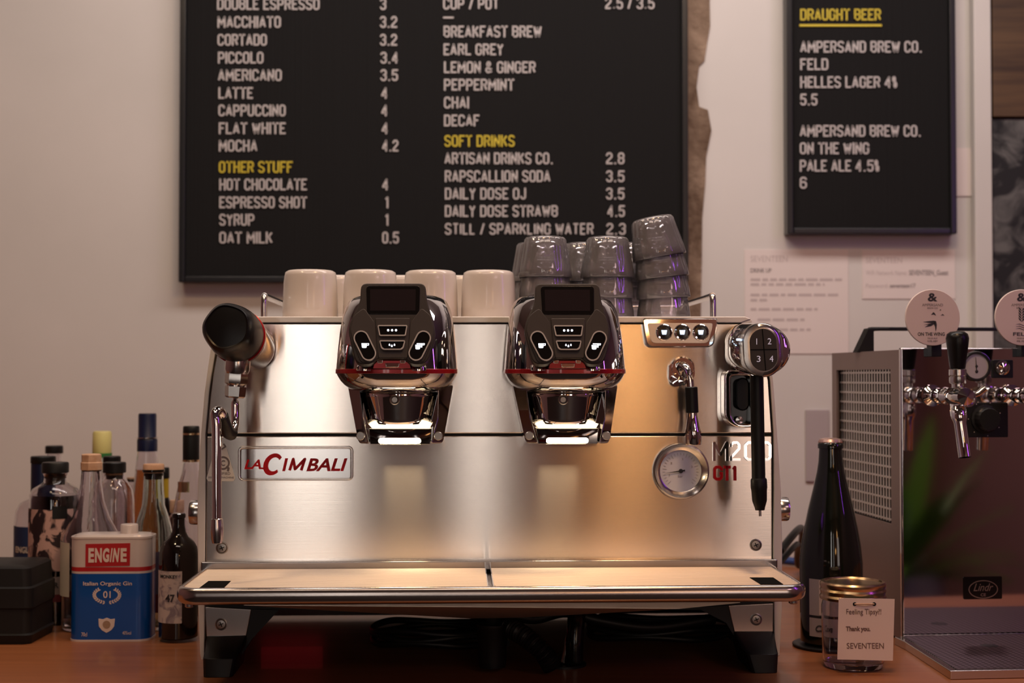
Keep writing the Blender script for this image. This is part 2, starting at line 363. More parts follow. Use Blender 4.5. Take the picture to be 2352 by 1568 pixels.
# leafy plant in a pot that the beer cooler's polished front mirrors
matte_m = mat('matte_black', (.006,.006,.006), .9, spec=.05); leaf_m = mat('leaf', (.10,.27,.03), .35); pot_m = mat('pot', (.5,.5,.55), .4)
pl = thing('potted_plant', (2.45, -3.6, ZF), 0, 'leafy green plant in a tall pale pot by the right wall', 'plant')
MB().lathe([(.001,0),(.15,0),(.19,.5),(.17,.5),(.165,.45),(.001,.45)], seg=24).build('pot', pot_m, pl)
lf = MB()
for k in range(34):
    a = random.uniform(0, 6.28); e = R(random.uniform(15, 85)); l = random.uniform(.35, .95); wd = random.uniform(.03, .06)
    dr = Vector((math.cos(a)*math.cos(e), math.sin(a)*math.cos(e), math.sin(e))); sd = Vector((-math.sin(a), math.cos(a), 0))
    b0 = Vector((0,0,.47)); rings = []
    for j in range(7):
        q = j/6; c = b0 + dr*l*q + Vector((0,0,-.35*l*q*q*math.cos(e))); ww = wd*math.sin(math.pi*(.08+.9*q))
        rings.append([c - sd*ww, c + Vector((0,0,-.004)), c + sd*ww, c + Vector((0,0,.004))])
    lf.loft(rings)
lf.build('foliage', leaf_m, pl)
# worktop
CY0 = -0.25
o = MB().box(-1.9, 2.4, CY0, WY, -.04, 0).build('worktop', counter_m, smooth=0, bevel=.003)
tag(o, 'orange brown wooden worktop under the coffee machine and bottles', 'worktop')
o = MB().box(-1.85, 2.35, CY0+.04, WY-.01, ZF, -.04).build('counter_base', dark_m, smooth=0)
tag(o, 'dark counter base carrying the wooden worktop', 'counter')
# bare brick strip, plaster edge trim and post on the back wall
pts = [(1560,-60),(1634,-60),(1630,0),(1631,60),(1624,100),(1618,140),(1606,152),(1600,200),(1606,245),(1626,252),(1634,300),(1622,360),(1620,420),(1613,500),(1612,600),(1610,700),(1606,900),(1560,900)]
struct(MB().prism([W(x, y, WY-.004) for x, y in pts], (0,.004,0)).build('trim_1', brick_m, smooth=0))
a = W(2236, 0, WY-.03); b = W(2276, 0, WY-.03)
struct(MB().box(a.x, b.x, WY-.03, WY, 0, ZC).build('trim_2', wall_m, smooth=0, bevel=.003))

# pictures right of the post
wood_m = noise_col(mat('brown_board', (.15,.07,.03), .6), (3,3,40), (.04,.018,.008), (.10,.052,.022))
post_m = noise_col(mat('dark_print', (.05,.05,.05), .6), (14,14,14), (.008,.008,.008), (.12,.115,.11), .42, .66, 6, 1.5)
a = W(2282, 268, WY-.03); z1 = W(2300, -80, WY-.03).z
o = MB().box(a.x, a.x+.6, WY-.03, WY, a.z, z1).build('wooden_board', wood_m, smooth=0, bevel=.002)
tag(o, 'brown wooden board on the wall at upper right edge', 'board')
b = W(2282, 860, WY-.02)
o = MB().box(a.x, a.x+.6, WY-.022, WY, b.z, a.z-.004).build('dark_poster', post_m, smooth=0)
tag(o, 'dark mottled black and grey poster at the right edge below the brown board', 'poster')

# ------------------------------------------------------------------ letter boards
BY = WY - .045
def board(px0, px1, pyb, ztop, label, texts, yel, extra=None):
    a = W(px0, pyb, BY); b = W(px1, pyb, BY); fw = .014
    t = thing('menu_board', ((a.x+b.x)/2, BY, a.z), 0, label, 'menu board')
    L = t.location; x0, x1, z1 = a.x-L.x, b.x-L.x, ztop-L.z
    f = MB(); T = WY-BY
    for q in ((x0,x0+fw,0,z1),(x1-fw,x1,0,z1),(x0+fw,x1-fw,0,fw),(x0+fw,x1-fw,z1-fw,z1)): f.box(q[0],q[1],0,T,q[2],q[3])
    f.build('frame', frame_m, t, smooth=0, bevel=.003)
    MB().box(x0+fw, x1-fw, .012, T, fw, z1-fw).build('felt_panel', board_m, t, smooth=0)
    for s, xa, xb, yb in texts + yel:
        p0 = W(xa, yb, BY+.011)-L; p1 = W(xb, yb, BY+.011)-L; ht = 26.5*3.2/F
        mb = MB(); stroke_text(mb, s, p0, p1, ht, .0036 if yb else 0)
        o = mb.build('lettering', yel_m if (s, xa, xb, yb) in yel else let_m, t, smooth=0); o['label'] = 'lettering reading ' + s
    return t, L
Lc = [('DOUBLE ESPRESSO',499,734,23),('MACCHIATO',500,645,64),('CORTADO',500,613,105),('PICCOLO',501,605,146),('AMERICANO',501,647,186),
 ('LATTE',502,581,227),('CAPPUCCINO',502,656,267),('FLAT WHITE',503,656,308),('MOCHA',503,591,348),('HOT CHOCOLATE',504,705,437),
 ('ESPRESSO SHOT',504,705,478),('SYRUP',504,584,518),('OAT MILK',504,626,559),
 ('3',873,887,23),('3.2',873,912,64),('3.2',873,912,105),('3.4',874,915,146),('3.5',874,914,186),('4',876,891,227),('4',876,891,267),('4',877,892,308),
 ('4.2',878,915,348),('4',878,893,437),('1',884,892,478),('1',884,892,518),('0.5',878,916,559),
 ('CUP / POT',1018,1146,22),('2.5 / 3.5',1390,1503,21),('-',1018,1042,54),('BREAKFAST BREW',1019,1244,86),('EARL GREY',1019,1156,127),('LEMON & GINGER',1020,1230,168),
 ('PEPPERMINT',1020,1181,208),('CHAI',1020,1077,249),('DECAF',1020,1101,290),('ARTISAN DRINKS CO.',1021,1271,377),('RAPSCALLION SODA',1022,1264,418),
 ('DAILY DOSE OJ',1022,1208,458),('DAILY DOSE STRAWB',1022,1281,498),('STILL / SPARKLING WATER',1022,1363,539),
 ('2.8',1392,1434,377),('3.5',1392,1434,418),('3.5',1392,1434,458),('4.5',1395,1435,498),('2.3',1393,1437,539)]
board(409, 1582, 648, W(1000, -420, BY).z, 'large black framed coffee menu board with white letters above the machine', Lc, [('OTHER STUFF',503,672,397),('SOFT DRINKS',1021,1182,337)])
Rc = [('AMPERSAND BREW CO.',1838,2118,121),('FELD',1838,1902,161),('HELLES LAGER 4%',1838,2060,202),('5.5',1838,1877,242),
 ('AMPERSAND BREW CO.',1837,2116,314),('ON THE WING',1837,1996,354),('PALE ALE 4.5%',1837,2019,394),('6',1837,1853,433)]
t, L = board(1809, 2199, 537, W(1000, -120, BY).z, 'smaller black framed draught beer board right of the brick strip', Rc, [('DRAUGHT BEER',1838,2023,47)])
a = W(1836, 61, BY+.011)-L; b = W(2025, 56, BY+.011)-L
plab(MB().box(a.x, b.x, a.y-.002, a.y, a.z, b.z).build('underline', yel_m, t, smooth=0), 'yellow line under the heading')
# paper notices
def notice(px0, px1, py0, py1, label, heads, lines):
    a = W(px0, py1, WY-.002); b = W(px1, py0, WY-.002)
    t = thing('paper_notice', ((a.x+b.x)/2, WY-.002, a.z), 0, label, 'notice'); L = t.location
    MB().box(a.x-L.x, b.x-L.x, 0, .0018, 0, b.z-L.z).build('sheet', paper_m, t, smooth=0)
    for s, xa, xb, ya, yb, bold, m in heads:
        p = W(xa, yb, WY-.002)-L; q = W(xb, ya, WY-.002)-L
        MB().text(s, p, (1,0,0), (0,0,1), q.x-p.x, q.z-p.z, .0003, offset=.02 if bold else 0).build('lettering', m, t, smooth=0)
    if lines:
        mb = MB()
        for xa, xb, yy in lines:
            x = xa
            while x < xb-4:
                x2 = min(xb, x + random.uniform(10, 30)); p = W(x, yy+3, WY-.002)-L; q = W(x2, yy-3, WY-.002)-L
                mb.box(p.x, q.x, -.0003, 0, p.z, q.z); x = x2 + 5
        mb.build('small_print', inkf_m, t, smooth=0)
inkf_m = mat('faint_ink', (.50,.42,.41), .8)
notice(1711, 1948, 573, 812, 'tall white paper notice with several text lines, left one on wall',
 [('SEVENTEEN',1724,1809,587,601,False,inkf_m), ('DRINK UP',1724,1772,616,626,True,inkg_m)],
 [(1724,1934,642),(1724,1894,653),(1724,1928,677),(1724,1768,689),(1724,1878,710),(1740,1848,734),(1740,1862,757)])
notice(1981, 2193, 574, 686, 'short wide white paper notice, right one under the beer board',
 [('SEVENTEEN',1989,2072,591,604,False,inkf_m), ('WiFi Network Name:',1989,2083,621,632,False,inkf_m), ('SEVENTEEN_Guest',2088,2178,620,634,True,inkg_m),
  ('Password:',1989,2040,651,661,False,inkf_m), ('seventeen17',2044,2103,651,661,True,inkg_m)], None)
a = W(2202, 450, WY-.002); b = W(2235, 340, WY-.002)
o = MB().box(a.x-.05, b.x, WY-.003, WY, a.z, b.z).build('paper_notice', paper_m, smooth=0); tag(o, 'plain white paper edge showing right of the beer board', 'notice')

# ------------------------------------------------------------------ espresso machine
YAW = R(2.1)
c0 = W(1128, 1000, 0.0)
MF = Frame((c0.x, 0, 0), YAW)
P = MF.p
machine = thing('espresso_machine', MF.loc, YAW, 'two group chrome and brushed steel espresso machine on the wooden worktop', 'coffee machine')
def PO(pts, ly): return [P(x, y, ly) for x, y in pts]
def OFF(v): return Vector((0, v, 0))
outer = [(531,733),(500,772),(484,803),(476,860),(470,905),(462,1000),(455,1110),(454,1180),(456,1400),(460,1500),(463,1540)]
inner = [(545,741),(513,780),(496,808),(487,860),(481,905),(473,995),(473,1088),(471,1288),(471,1400),(470,1500),(470,1540)]
outR = [(1725,733),(1760,800),(1771,850),(1775,872),(1784,994),(1793,1124),(1796,1257),(1795,1400),(1791,1480),(1790,1520)]
innR = [(1700,741),(1748,800),(1760,840),(1767,872),(1775,994),(1777,1124),(1775,1257),(1777,1400),(1778,1480),(1779,1520)]
for oo, ii in ((outer, inner), (outR, innR)):
    rings = []
    for d in (-.003, .44):
        oP = [P(x, y, 0) for x, y in oo]; iP = [P(x, y, 0) for x, y in ii]
        rings.append([Vector((v.x, d, max(v.z, .012))) for v in oP] + [Vector((v.x, d, max(v.z, .012))) for v in reversed(iP)])
    mb = MB(); mb.loft(rings); mb.build('side_panel', white_m, machine, smooth=50, bevel=.0015)
    # rings of many points: caps are n-gons
top = [(556,727),(1700,727),(1725,733),(1760,800),(1700,742),(556,742),(496,800),(531,733)]
top = [(531,733),(545,727),(1711,727),(1725,733),(1700,741.5),(556,741.5)]
tp = PO(top, 0)
MB().prism([Vector((v.x, -.004, v.z)) for v in tp], OFF(.45)).build('top_cover', white_m, machine, smooth=0, bevel=.0015)
bf = [(560,745),(1690,745),(1750,835),(1762,880),(1771,1000),(1773,1400),(475,1400),(476,1000),(488,910),(504,835)]
MB().prism(PO(bf, .006), OFF(.42)).build('body', dark_m, machine, smooth=0)
up = [(547,742.5),(1698,742.5),(1746,801),(1758,840),(1765.5,873),(1773.5,994.5),(474.5,995.5),(482.5,905),(488.5,860),(497.5,810),(514.5,782)]
MB().prism(PO(up, 0), OFF(.005)).build('upper_panel', steel_m, machine, smooth=0, bevel=.0016)
lo = [(474.5,1002),(1773.5,1000.5),(1774,1290),(472.5,1296)]
MB().prism(PO(lo, 0), OFF(.005)).build('lower_panel', steel_m, machine, smooth=0, bevel=.0016)
for pts in ([(470,1393),(577,1399),(571,1431),(565,1460),(474,1463)], [(1673,1390),(1777,1385),(1776,1451),(1687,1451),(1680,1421)]):
    MB().prism(PO(pts, 0), OFF(.006)).build('leg_plate', schrome_m, machine, smooth=0, bevel=.001)
# screws
def screw(px, py, ly=-.0005, r=.0068):
    c = P(px, py, ly); mb = MB()
    mb.lathe([(r*1.25,0),(r*1.25,.0007),(r*1.05,.0012),(r*.98,.0004),(r*.85,.0016),(.0001,.0022)], c, (0,-1,0), 24); mb.m = 1
    for a in (0.4, 1.97):
        u = Vector((math.cos(a), 0, math.sin(a))); v = Vector((-math.sin(a), 0, math.cos(a))); l, q = r*.5, r*.1
        mb.prism([c + OFF(-.0024) + u*sx*l + v*sy*q for sx, sy in ((1,1),(-1,1),(-1,-1),(1,-1))], OFF(.0006))
    mb.build('screw', [bolt_m, dark_m], machine)
for q in ((510,1258),(1736,1251),(508,1433),(1737,1422)): screw(*q)
# feet
for xs in (((472,565),(468,552),(464,541),(465,533)), ((1687,1780),(1703,1787),(1716,1790),(1728,1788))):
    left = xs[0][0] < 1000; rings = []
    ys = (1462,1498,1513,1552) if left else (1452,1490,1503,1543)
    for (x0, x1), py, ly in zip(xs, ys, (-.004,-.045,-.058,-.060)):
        a = P(x0, py, ly); b = P(x1, py, ly); z = a.z if py < 1540 else 0.0
        rings.append([Vector((q[0], q[1], z)) for q in rrect2(a.x, b.x, ly, .05, .008, 3)])
    MB().loft(rings).build('foot', rubber_m, machine, smooth=30, bevel=.001)
for pts in ([(577,1399),(640,1401),(578,1468),(550,1512),(536,1511),(565,1460),(571,1431)], [(1673,1390),(1600,1395),(1668,1430),(1710,1500),(1722,1500),(1687,1451)]):
    MB().prism(PO(pts, .002), OFF(.03)).build('foot_brace', rubber_m, machine, smooth=0)
# side bolts
for px, py, s in ((437,1184,-1),(1810,1176,1)):
    c = P(455 if s < 0 else 1796, py, 0); c.y = .05
    MB().lathe([(.011,0),(.011,.006),(.0165,.007),(.0175,.009),(.0175,.0215),(.0165,.024),(.0001,.024)], c - Vector((s*.004,0,0)), (s,0,0), 28).build('side_bolt', schrome_m, machine)
# logo badge
mb = MB(); z = lambda p: Vector((p[0], 0, p[1]))
def rr(px0, px1, py0, py1, r, ly): # rounded rectangle outline on a local plane
    a = P(px0, py1, ly); b = P(px1, py0, ly)
    return [Vector((x, ly, zz)) for x, zz in rrect2(a.x, b.x, a.z, b.z, r)]
bd = MB().prism(rr(553,805,1030,1099,.003,-.0022), OFF(.002)).build('badge', mat('badge_steel', (.55,.52,.51), .16, 1), machine, smooth=0, bevel=.0006)
ou = rr(546,811,1024,1104,.007,-.0045); inn = rr(552,806,1029,1100,.004,-.0045)
MB().ringprism(ou, inn, OFF(.0045)).build('badge_rim', schrome_m, bd, bevel=.0012)
ld = P(0,0,0)
def ltext(s, x0, x1, y0, y1, ly, dep, m, parent, name='lettering', off=0, shear=0, m2=None, grow=0):
    p = P(x0, y1, ly); q = P(x1, y0, ly)
    return MB().text(s, p, (1,0,0), (0,0,1), q.x-p.x, q.z-p.z, dep, offset=off, shear=shear).build(name, m, parent, smooth=0)
hl = mat('badge_relief', (.9,.85,.82), .25, 1)
for sft, m, d in ((1.6, hl, .0006), (0, redg_m, .0014)):
    mb = MB()
    for s, x0, x1, y0, y1, off in (('LA',561,600,1055,1077,.025), ('I',648.5,661.5,1052,1081.5,.05),('BALI',704,798,1052,1081.5,.025)):
        p = P(x0-sft, y1+sft, -.0024); q = P(x1-sft, y0+sft, -.0024)
        mb.text(s, p, (1,0,0), (0,0,1), q.x-p.x, q.z-p.z, d, offset=off, shear=.28)
    p = P(602-sft, 1077+sft, -.0024); q = P(610-sft, 1072+sft, -.0024); mb.box(p.x-.003, q.x, -.0024-d, -.0024, p.z, q.z-.0008)
    pM = P(663.5-sft, 1081.5+sft, -.0024); qM = P(692-sft, 1052+sft, -.0024); wM, hM = qM.x-pM.x, qM.z-pM.z
    mb.strokes([[(wM*u+.25*hM*v+.0008, hM*v) for u, v in ((0,.06),(.06,.94),(.42,.15),(1,.94),(.94,.06))]], .0037, pM, Vector((1,0,0)), Vector((0,0,1)), Vector((0,-1,0)), d)
    # the big C
    c = P(627-sft, 1066+sft, -.0024); ro, ri = .0153, .0098
    o1 = [(c.x+(ro*.86)*math.cos(R(a))+.2*ro*math.sin(R(a)), c.z+ro*math.sin(R(a))) for a in range(38, 325, 12)]
    o2 = [(c.x+.0015+(ri*.82)*math.cos(R(a))+.2*ri*math.sin(R(a)), c.z+ri*math.sin(R(a))) for a in range(38, 325, 12)]
    for (a, b), (e, f) in zip(zip(o1, o1[1:]), zip(o2, o2[1:])):
        mb.prism([Vector((a[0],-.0024-d,a[1])), Vector((b[0],-.0024-d,b[1])), Vector((f[0],-.0024-d,f[1])), Vector((e[0],-.0024-d,e[1]))], OFF(d))
    plab(mb.build('badge_lettering', m, bd, smooth=0), 'red raised lettering' if d > .001 else 'pale relief behind the red lettering')
mb = MB(); 
for s, x0, x1 in (('M',1637,1672),('2',1676,1700),('0',1709,1738),('0',1742,1771)):
    p = P(x0, 1058, 0); q = P(x1, 1013, 0); g = GL[s]; gw = max(a[0] for L in g for a in L); th = .0036
    sx = (q.x-p.x-th)/gw; sz = (q.z-p.z-th)/7
    mb.strokes([[(th/2+a[0]*sx, th/2+a[1]*sz) for a in L] for L in g], th, p, Vector((1,0,0)), Vector((0,0,1)), Vector((0,-1,0)), .003)
plab(mb.build('model_lettering', chrome_m, machine, smooth=0), 'chrome raised letters M200')
mb = MB()
for s, x0, x1 in (('G',1638,1660),('T',1661,1678),('1',1681,1691)):
    p = P(x0, 1103, 0); q = P(x1, 1069, 0); g = GL[s]; gw = max(a[0] for L in g for a in L); th = .0040
    sx = (q.x-p.x-th)/gw; sz = (q.z-p.z-th)/7
    mb.strokes([[(th/2+a[0]*sx, th/2+a[1]*sz) for a in L] for L in g], th, p, Vector((1,0,0)), Vector((0,0,1)), Vector((0,-1,0)), .0022)
plab(mb.build('model_lettering', redg_m, machine, smooth=0), 'red letters GT1')
# certified sticker
st_m = mat('sticker', (.88,.83,.79), .5)
sp = [(503,1018),(512,1018),(518,1022),(540,1098),(536,1105),(478,1105),(474,1098),(497,1022)]
stk = MB().prism(PO(sp, -.0006), OFF(.0006)).build('sticker', st_m, machine, smooth=0)
ltext('CERTIFIED', 486, 529, 1084, 1090, -.0007, .0002, inkg_m, stk)
ltext('ESPRESSO MACHINE', 479, 537, 1094, 1098, -.0007, .0002, inkg_m, stk)
mb = MB(); c = P(512,1063,-.0008)
mb.ringprism([c+Vector((.0095*math.cos(a),0,.0095*math.sin(a))) for a in [k*.26 for k in range(24)]], [c+Vector((.007*math.cos(a),0,.007*math.sin(a))) for a in [k*.26 for k in range(24)]], OFF(.0003))
mb.text('C', c+Vector((-.003,0,-.004)), (1,0,0), (0,0,1), .006, .008, .0002, offset=.02)
a = P(508,1032,-.0008); mb.strokes([[(0,0),(.006,.004),(.003,.008)]], .0022, a, Vector((1,0,0)), Vector((0,0,1)), Vector((0,-1,0)), .0002)
a = P(520,1080,-.0008); mb.strokes([[(0,0),(.003,-.003),(.002,-.007)]], .003, a+Vector((0,0,.006)), Vector((1,0,0)), Vector((0,0,1)), Vector((0,-1,0)), .0002)
mb.build('sticker_mark', inkg_m, stk, smooth=0)
# pressure gauge
c = P(1563,1081,0); k = 2.0/F
g = MB().lathe([(64*k,0),(65*k,.006),(63*k,.009),(60.5*k,.0095),(58*k,.008),(49*k,.002),(48*k,.0018)], c, (0,-1,0), 64).build('pressure_gauge', schrome_m, machine)
MB().lathe([(48.5*k,.0016),(.0001,.0018)], c, (0,-1,0), 48).build('dial', dial_m, g)
mb = MB()
for i in range(27):
    a = R(225 - i*10.4); r0, r1 = (.022,.0255) if i % 5 else (.020,.0258)
    u = Vector((math.cos(a), 0, math.sin(a))); v = Vector((-math.sin(a), 0, math.cos(a)))*.00022
    b = c + OFF(-.0019); mb.prism([b+u*r0-v, b+u*r1-v, b+u*r1+v, b+u*r0+v], OFF(-.0002))
for i, s in enumerate(('0','1','2','3')): 
    a = R(200 - i*60); mb.text(s, c+OFF(-.0019)+Vector((math.cos(a)*.017-.001,0,math.sin(a)*.017-.0015)), (1,0,0), (0,0,1), .0018, .003, .0002)
mb.text('bar', c+OFF(-.0019)+Vector((-.004,0,-.009)), (1,0,0), (0,0,1), .007, .0032, .0002)
plab(mb.build('dial_marks', inkf_m, g, smooth=0), 'grey scale marks')
u = Vector((-.99,0,-.13)); v = Vector((.13,0,-.99)); b = c + OFF(-.003); mb = MB()
mb.prism([b-u*.006-v*.0012, b-v*.0009, b+u*.024, b+v*.0009, b-u*.006+v*.0012], OFF(-.0005)); mb.lathe([(.003,0),(.003,.002),(.0001,.0024)], b, (0,-1,0), 16)
plab(mb.build('needle', ink_m, g), 'black needle pointing left')

# ------------------------------------------------------------------ cup rail
for side in (0, 1):
    if side == 0: a = P(606,724,.03); h = P(606,679,.03)
    else: a = P(1638,724,.03); h = P(1634,679,.03)
    x = a.x; zt = h.z
    mb = MB(); mb.tube(smooth_path([(x,.03,a.z-.006),(x,.03,a.z+.01),(x,.031,zt-.006),(x,.037,zt),(x,.06,zt),(x,.30,zt),(x,.345,zt),(x,.352,zt-.006),(x,.353,a.z-.006)], 5), .0045, 12)
    mb.build('cup_rail', schrome_m, machine)
rb = MB(); rb.tube([(P(606,724,.03).x, .352, P(606,679,.03).z), (P(1638,724,.03).x, .352, P(606,679,.03).z)], .0045, 12); rb.build('cup_rail', schrome_m, machine)

# ------------------------------------------------------------------ drip tray
TY = -.203
ZT = P(1128,1348,TY).z; ZB = P(1128,1388,TY).z
xl = P(396,1350,TY).x; xr = P(1862,1343,TY).x
gx0_, gx1_ = P(1118,1330,-.15).x, P(1133,1330,-.15).x
dt_o = [Vector((x, y, ZT)) for x, y in rrect2(xl, xr, TY, .06, .030, 8)]
dt_i = [Vector((x, y, ZT)) for x, y in rrect2(xl+.009, xr-.009, TY+.009, .051, .022, 8)]
def trsec(z, q): return [Vector((x, y, z)) for x, y in rrect2(xl+q, xr-q, TY+q, .06-q, .030-q, 10)]
dtray = MB().loft([trsec(z, q) for z, q in ((ZB+.001,.0095),(ZT-.001,.0095),(ZT-.0002,.0085),(ZT,.0070),(ZT-.0002,.0050),(ZT-.0012,.0030),(ZT-.0032,.0014),(ZT-.0065,.0004),(ZT-.0105,0),(ZB+.0075,.0004),(ZB+.0042,.0018),(ZB+.0018,.0042),(ZB+.0004,.0072),(ZB,.0095))], False, False)
dtray.prism([v+Vector((0,0,ZB-ZT+.001)) for v in dt_i], (0,0,ZT-ZB-.0085))
dtray = dtray.build('drip_tray', tray_m, machine, smooth=60)
for x in (gx0_+.0006, gx1_-.0006): MB().box(x-.0006, x+.0006, TY+.0095, -.014, ZT-.006, ZT-.0004).build('grille_edge', chrome_m, dtray, smooth=0)
gx0, gx1 = P(1118,1330,-.15).x, P(1133,1330,-.15).x
N = 27
for a, b in ((xl+.0105, gx0), (gx1, xr-.0105)):
    mb = MB(); y0, y1 = TY+.010, -.014; st = (y1-y0)/N; prof = []
    for i in range(N):
        yy = y0 + i*st; prof += [(yy, ZT-.0024), (yy+st*.15, ZT-.0008), (yy+st*.52, ZT-.0008), (yy+st*.70, ZT-.0024)]
    left = a < 0
    def ins(y):     # the outer ends follow the rounded front corners
        d = max(0, (TY+.030) - y); return .025*(1-math.sqrt(max(0, 1-(d/.030)**2))) if d > 0 else 0
    r0 = [Vector((a + (ins(y) if left else 0), y, zz)) for y, zz in prof]; r1 = [Vector((b - (0 if left else ins(y)), y, zz)) for y, zz in prof]
    lowr0 = [Vector((v.x, v.y, ZT-.006)) for v in r0]; lowr1 = [Vector((v.x, v.y, ZT-.006)) for v in r1]
    mb.loft([lowr0, r0, r1, lowr1], False, False, closed=False)
    mb.build('grille', grille_m, dtray, smooth=25)
for pts in ([(479,1333.5),(530,1333.5),(513,1350),(457,1350)], [(1722,1325.5),(1776,1325.5),(1799,1341),(1747,1341)]):
    v = [MF.pz(x, y, ZT-.0003) for x, y in pts]
    MB().prism(v, (0,0,-.0008)).build('sensor_window', matte_m, dtray, smooth=0)  # flat black plates paint the dark of open holes
a = P(461,1303,-.012); b = P(1786,1286,-.012)
MB().box(a.x, b.x, -.013, -.001, ZT-.004, P(1128,1287,-.012).z).build('splash_lip', mat('lip_steel', (.36,.33,.32), .16, 1), machine, smooth=0, bevel=.002)
pan = [(560,1390),(1700,1384),(1560,1398),(1200,1418),(1080,1420),(760,1402)]
f_ = [P(x, y, -.185 if y < 1399 else -.06) for x, y in pan]
MB().prism(f_, (0,0,.001)).build('drain_pan', mat('pan_steel', (.75,.62,.52), .45, 1), machine, smooth=0)
for x, y in ((435,1391),(1822,1382)):
    c = P(x, y, TY+.025); MB().lathe([(.006,0),(.006,.004),(.004,.0055),(.0001,.0055)], (c.x,c.y,ZB), (0,0,-1), 16).build('tray_nub', schrome_m, machine)

# ------------------------------------------------------------------ group heads (built once in the frame of their own axis, copied once)
GX1 = P(912,850,-.09).x; GX2 = P(1296.5,850,-.09).x
gh = bpy.data.objects.new('group_head', None)
gE = gh; COL.objects.link(gE); gE.parent = machine; gE.location = (GX1, 0, 0)
def Q(px, py, ly): v = P(px, py, ly); return Vector((v.x-GX1, v.y, v.z))
def QO(pts, ly): return [Q(x, y, ly) for x, y in pts]
def zz(py, ly=-.09): return P(912, py, ly).z
K = 1.91/F
def rings_of(tbl, yb=-.001, n=8):
    out = []
    for py, hw, yf, r in tbl:
        hwm = hw*K; r = min(r, hwm*.98, (yb-yf)*.48)
        # front corners rounded with radius r, slightly bowed front
        pts = rrect2(-hwm, hwm, yf, yb, r, n)
        z0 = zz(py, -.09)
        out.append([Vector((x, y + (.010*(x/hwm)**2 if y < yf+r*1.01 else 0), z0)) for x, y in pts])
    return out
upper = [(671,62,-.050,.03),(673,84,-.085,.035),(679,101,-.105,.04),(690,113,-.120,.045),(706,121,-.131,.05),(730,127,-.143,.052),(765,131,-.153,.053),(800,134,-.160,.054),(848,137.5,-.166,.055)]
mb = MB(); mb.loft(rings_of(upper)); mb.build('shell', shell_m, gE, smooth=60)
bandt = [(847.5,138.5,-.1675,.055),(858,138.5,-.1675,.055)]
plab(MB().loft(rings_of(bandt)).build('trim_band', red_m, gE, smooth=60, bevel=.0008), 'red trim band')
lowt = [(857.5,136.5,-.166,.055),(864,134,-.164,.055),(874,128,-.160,.052),(884,119,-.153,.048),(891,110,-.146,.045),(896,100,-.138,.042),(899,86,-.126,.04),(900,70,-.11,.035)]
MB().loft(rings_of(lowt)).build('bowl', dchrome_m, gE, smooth=60)
# lower housing: back block, two cheeks, base plate
mb = MB(); mb.prism(QO([(800,884),(1034,884),(1010,1016),(830,1016)], -.045), OFF(.045))
mb.build('housing', dchrome_m, gE, smooth=0, bevel=.003)
for pts in ([(793,884),(824,884),(832,960),(849,1019.5),(824,1020),(820,1013)], [(1041,884),(1006,884),(1004,960),(989,1019.5),(1014,1020),(1018,1013)]):
    fp = QO(pts, -.100); xi = max(abs(v.x) for v in fp); xm = min(abs(v.x) for v in fp)
    for v in fp: v.y = -.104 + .045*((abs(v.x)-xm)/(xi-xm))
    bk = [Vector((v.x, -.002, v.z)) for v in fp]
    MB().loft([fp, bk]).build('cheek', dchrome_m, gE, smooth=0, bevel=.003)
base = QO([(846,984),(992,984),(988,1020),(850,1020)], -.092); base[0].y = base[1].y = -.082
MB().prism(base, (0,.05,0)).build('base_plate', dchrome_m, gE, smooth=0, bevel=.001)
led = [v + OFF(-.0012) for v in QO([(874,1005.5),(962,1005.5),(966,1008),(967,1012),(966,1016),(962,1018.5),(874,1018.5),(870,1016),(869,1012),(870,1008)], -.0905)]
plab(MB().prism(led, OFF(.001)).build('brew_light', led_m, gE, smooth=0, bevel=.0006), 'bright warm white light bar')
plab(MB().prism(QO([(846,973.5),(992,973.5),(986,983.5),(855,983.5)], -.083), OFF(.03)).build('ledge_glow', ledge_refl_m, gE, smooth=0), 'ledge under the cup, reflected light put in as glow')  # emission stands in for the LED's reflection on the ledge
# convex cup
cc = Q(918, 905, -.05); r0 = (Q(1006,905,-.08).x-Q(826,905,-.08).x)/2; r1 = (Q(992,972,-.08).x-Q(844,972,-.08).x)/2
za, zb = zz(901,-.09), zz(974,-.09)
prof = [(r1*.93, zb-.001),(r1, zb)] + [(r1+(r0-r1)*t, zb+(za-zb)*t) for t in (.15,.3,.5,.7,.85,.97)] + [(r0*.97, za+.0005)]
MB().lathe(prof, (cc.x, -.052, 0), (0,0,1), 56, cap0=True, cap1=True).build('brew_cup', chrome_m, gE, smooth=60)
c = Q(906,918,-.108)
mb = MB(); mb.lathe([(.0068,-.006),(.0068,.001),(.0058,.002),(.0038,.0012),(.0036,.0002),(.0001,.0002)], (c.x,-.103,c.z), (0,-1,0), 24); mb.build('bolt', bolt_m, gE)
for x in (828, 1007):
    c = Q(x,1001,-.101); MB().lathe([(.0058,-.003),(.0058,.001),(.005,.002),(.0001,.002)], c, (0,-1,0), 24).build('bolt', bolt_m, gE)
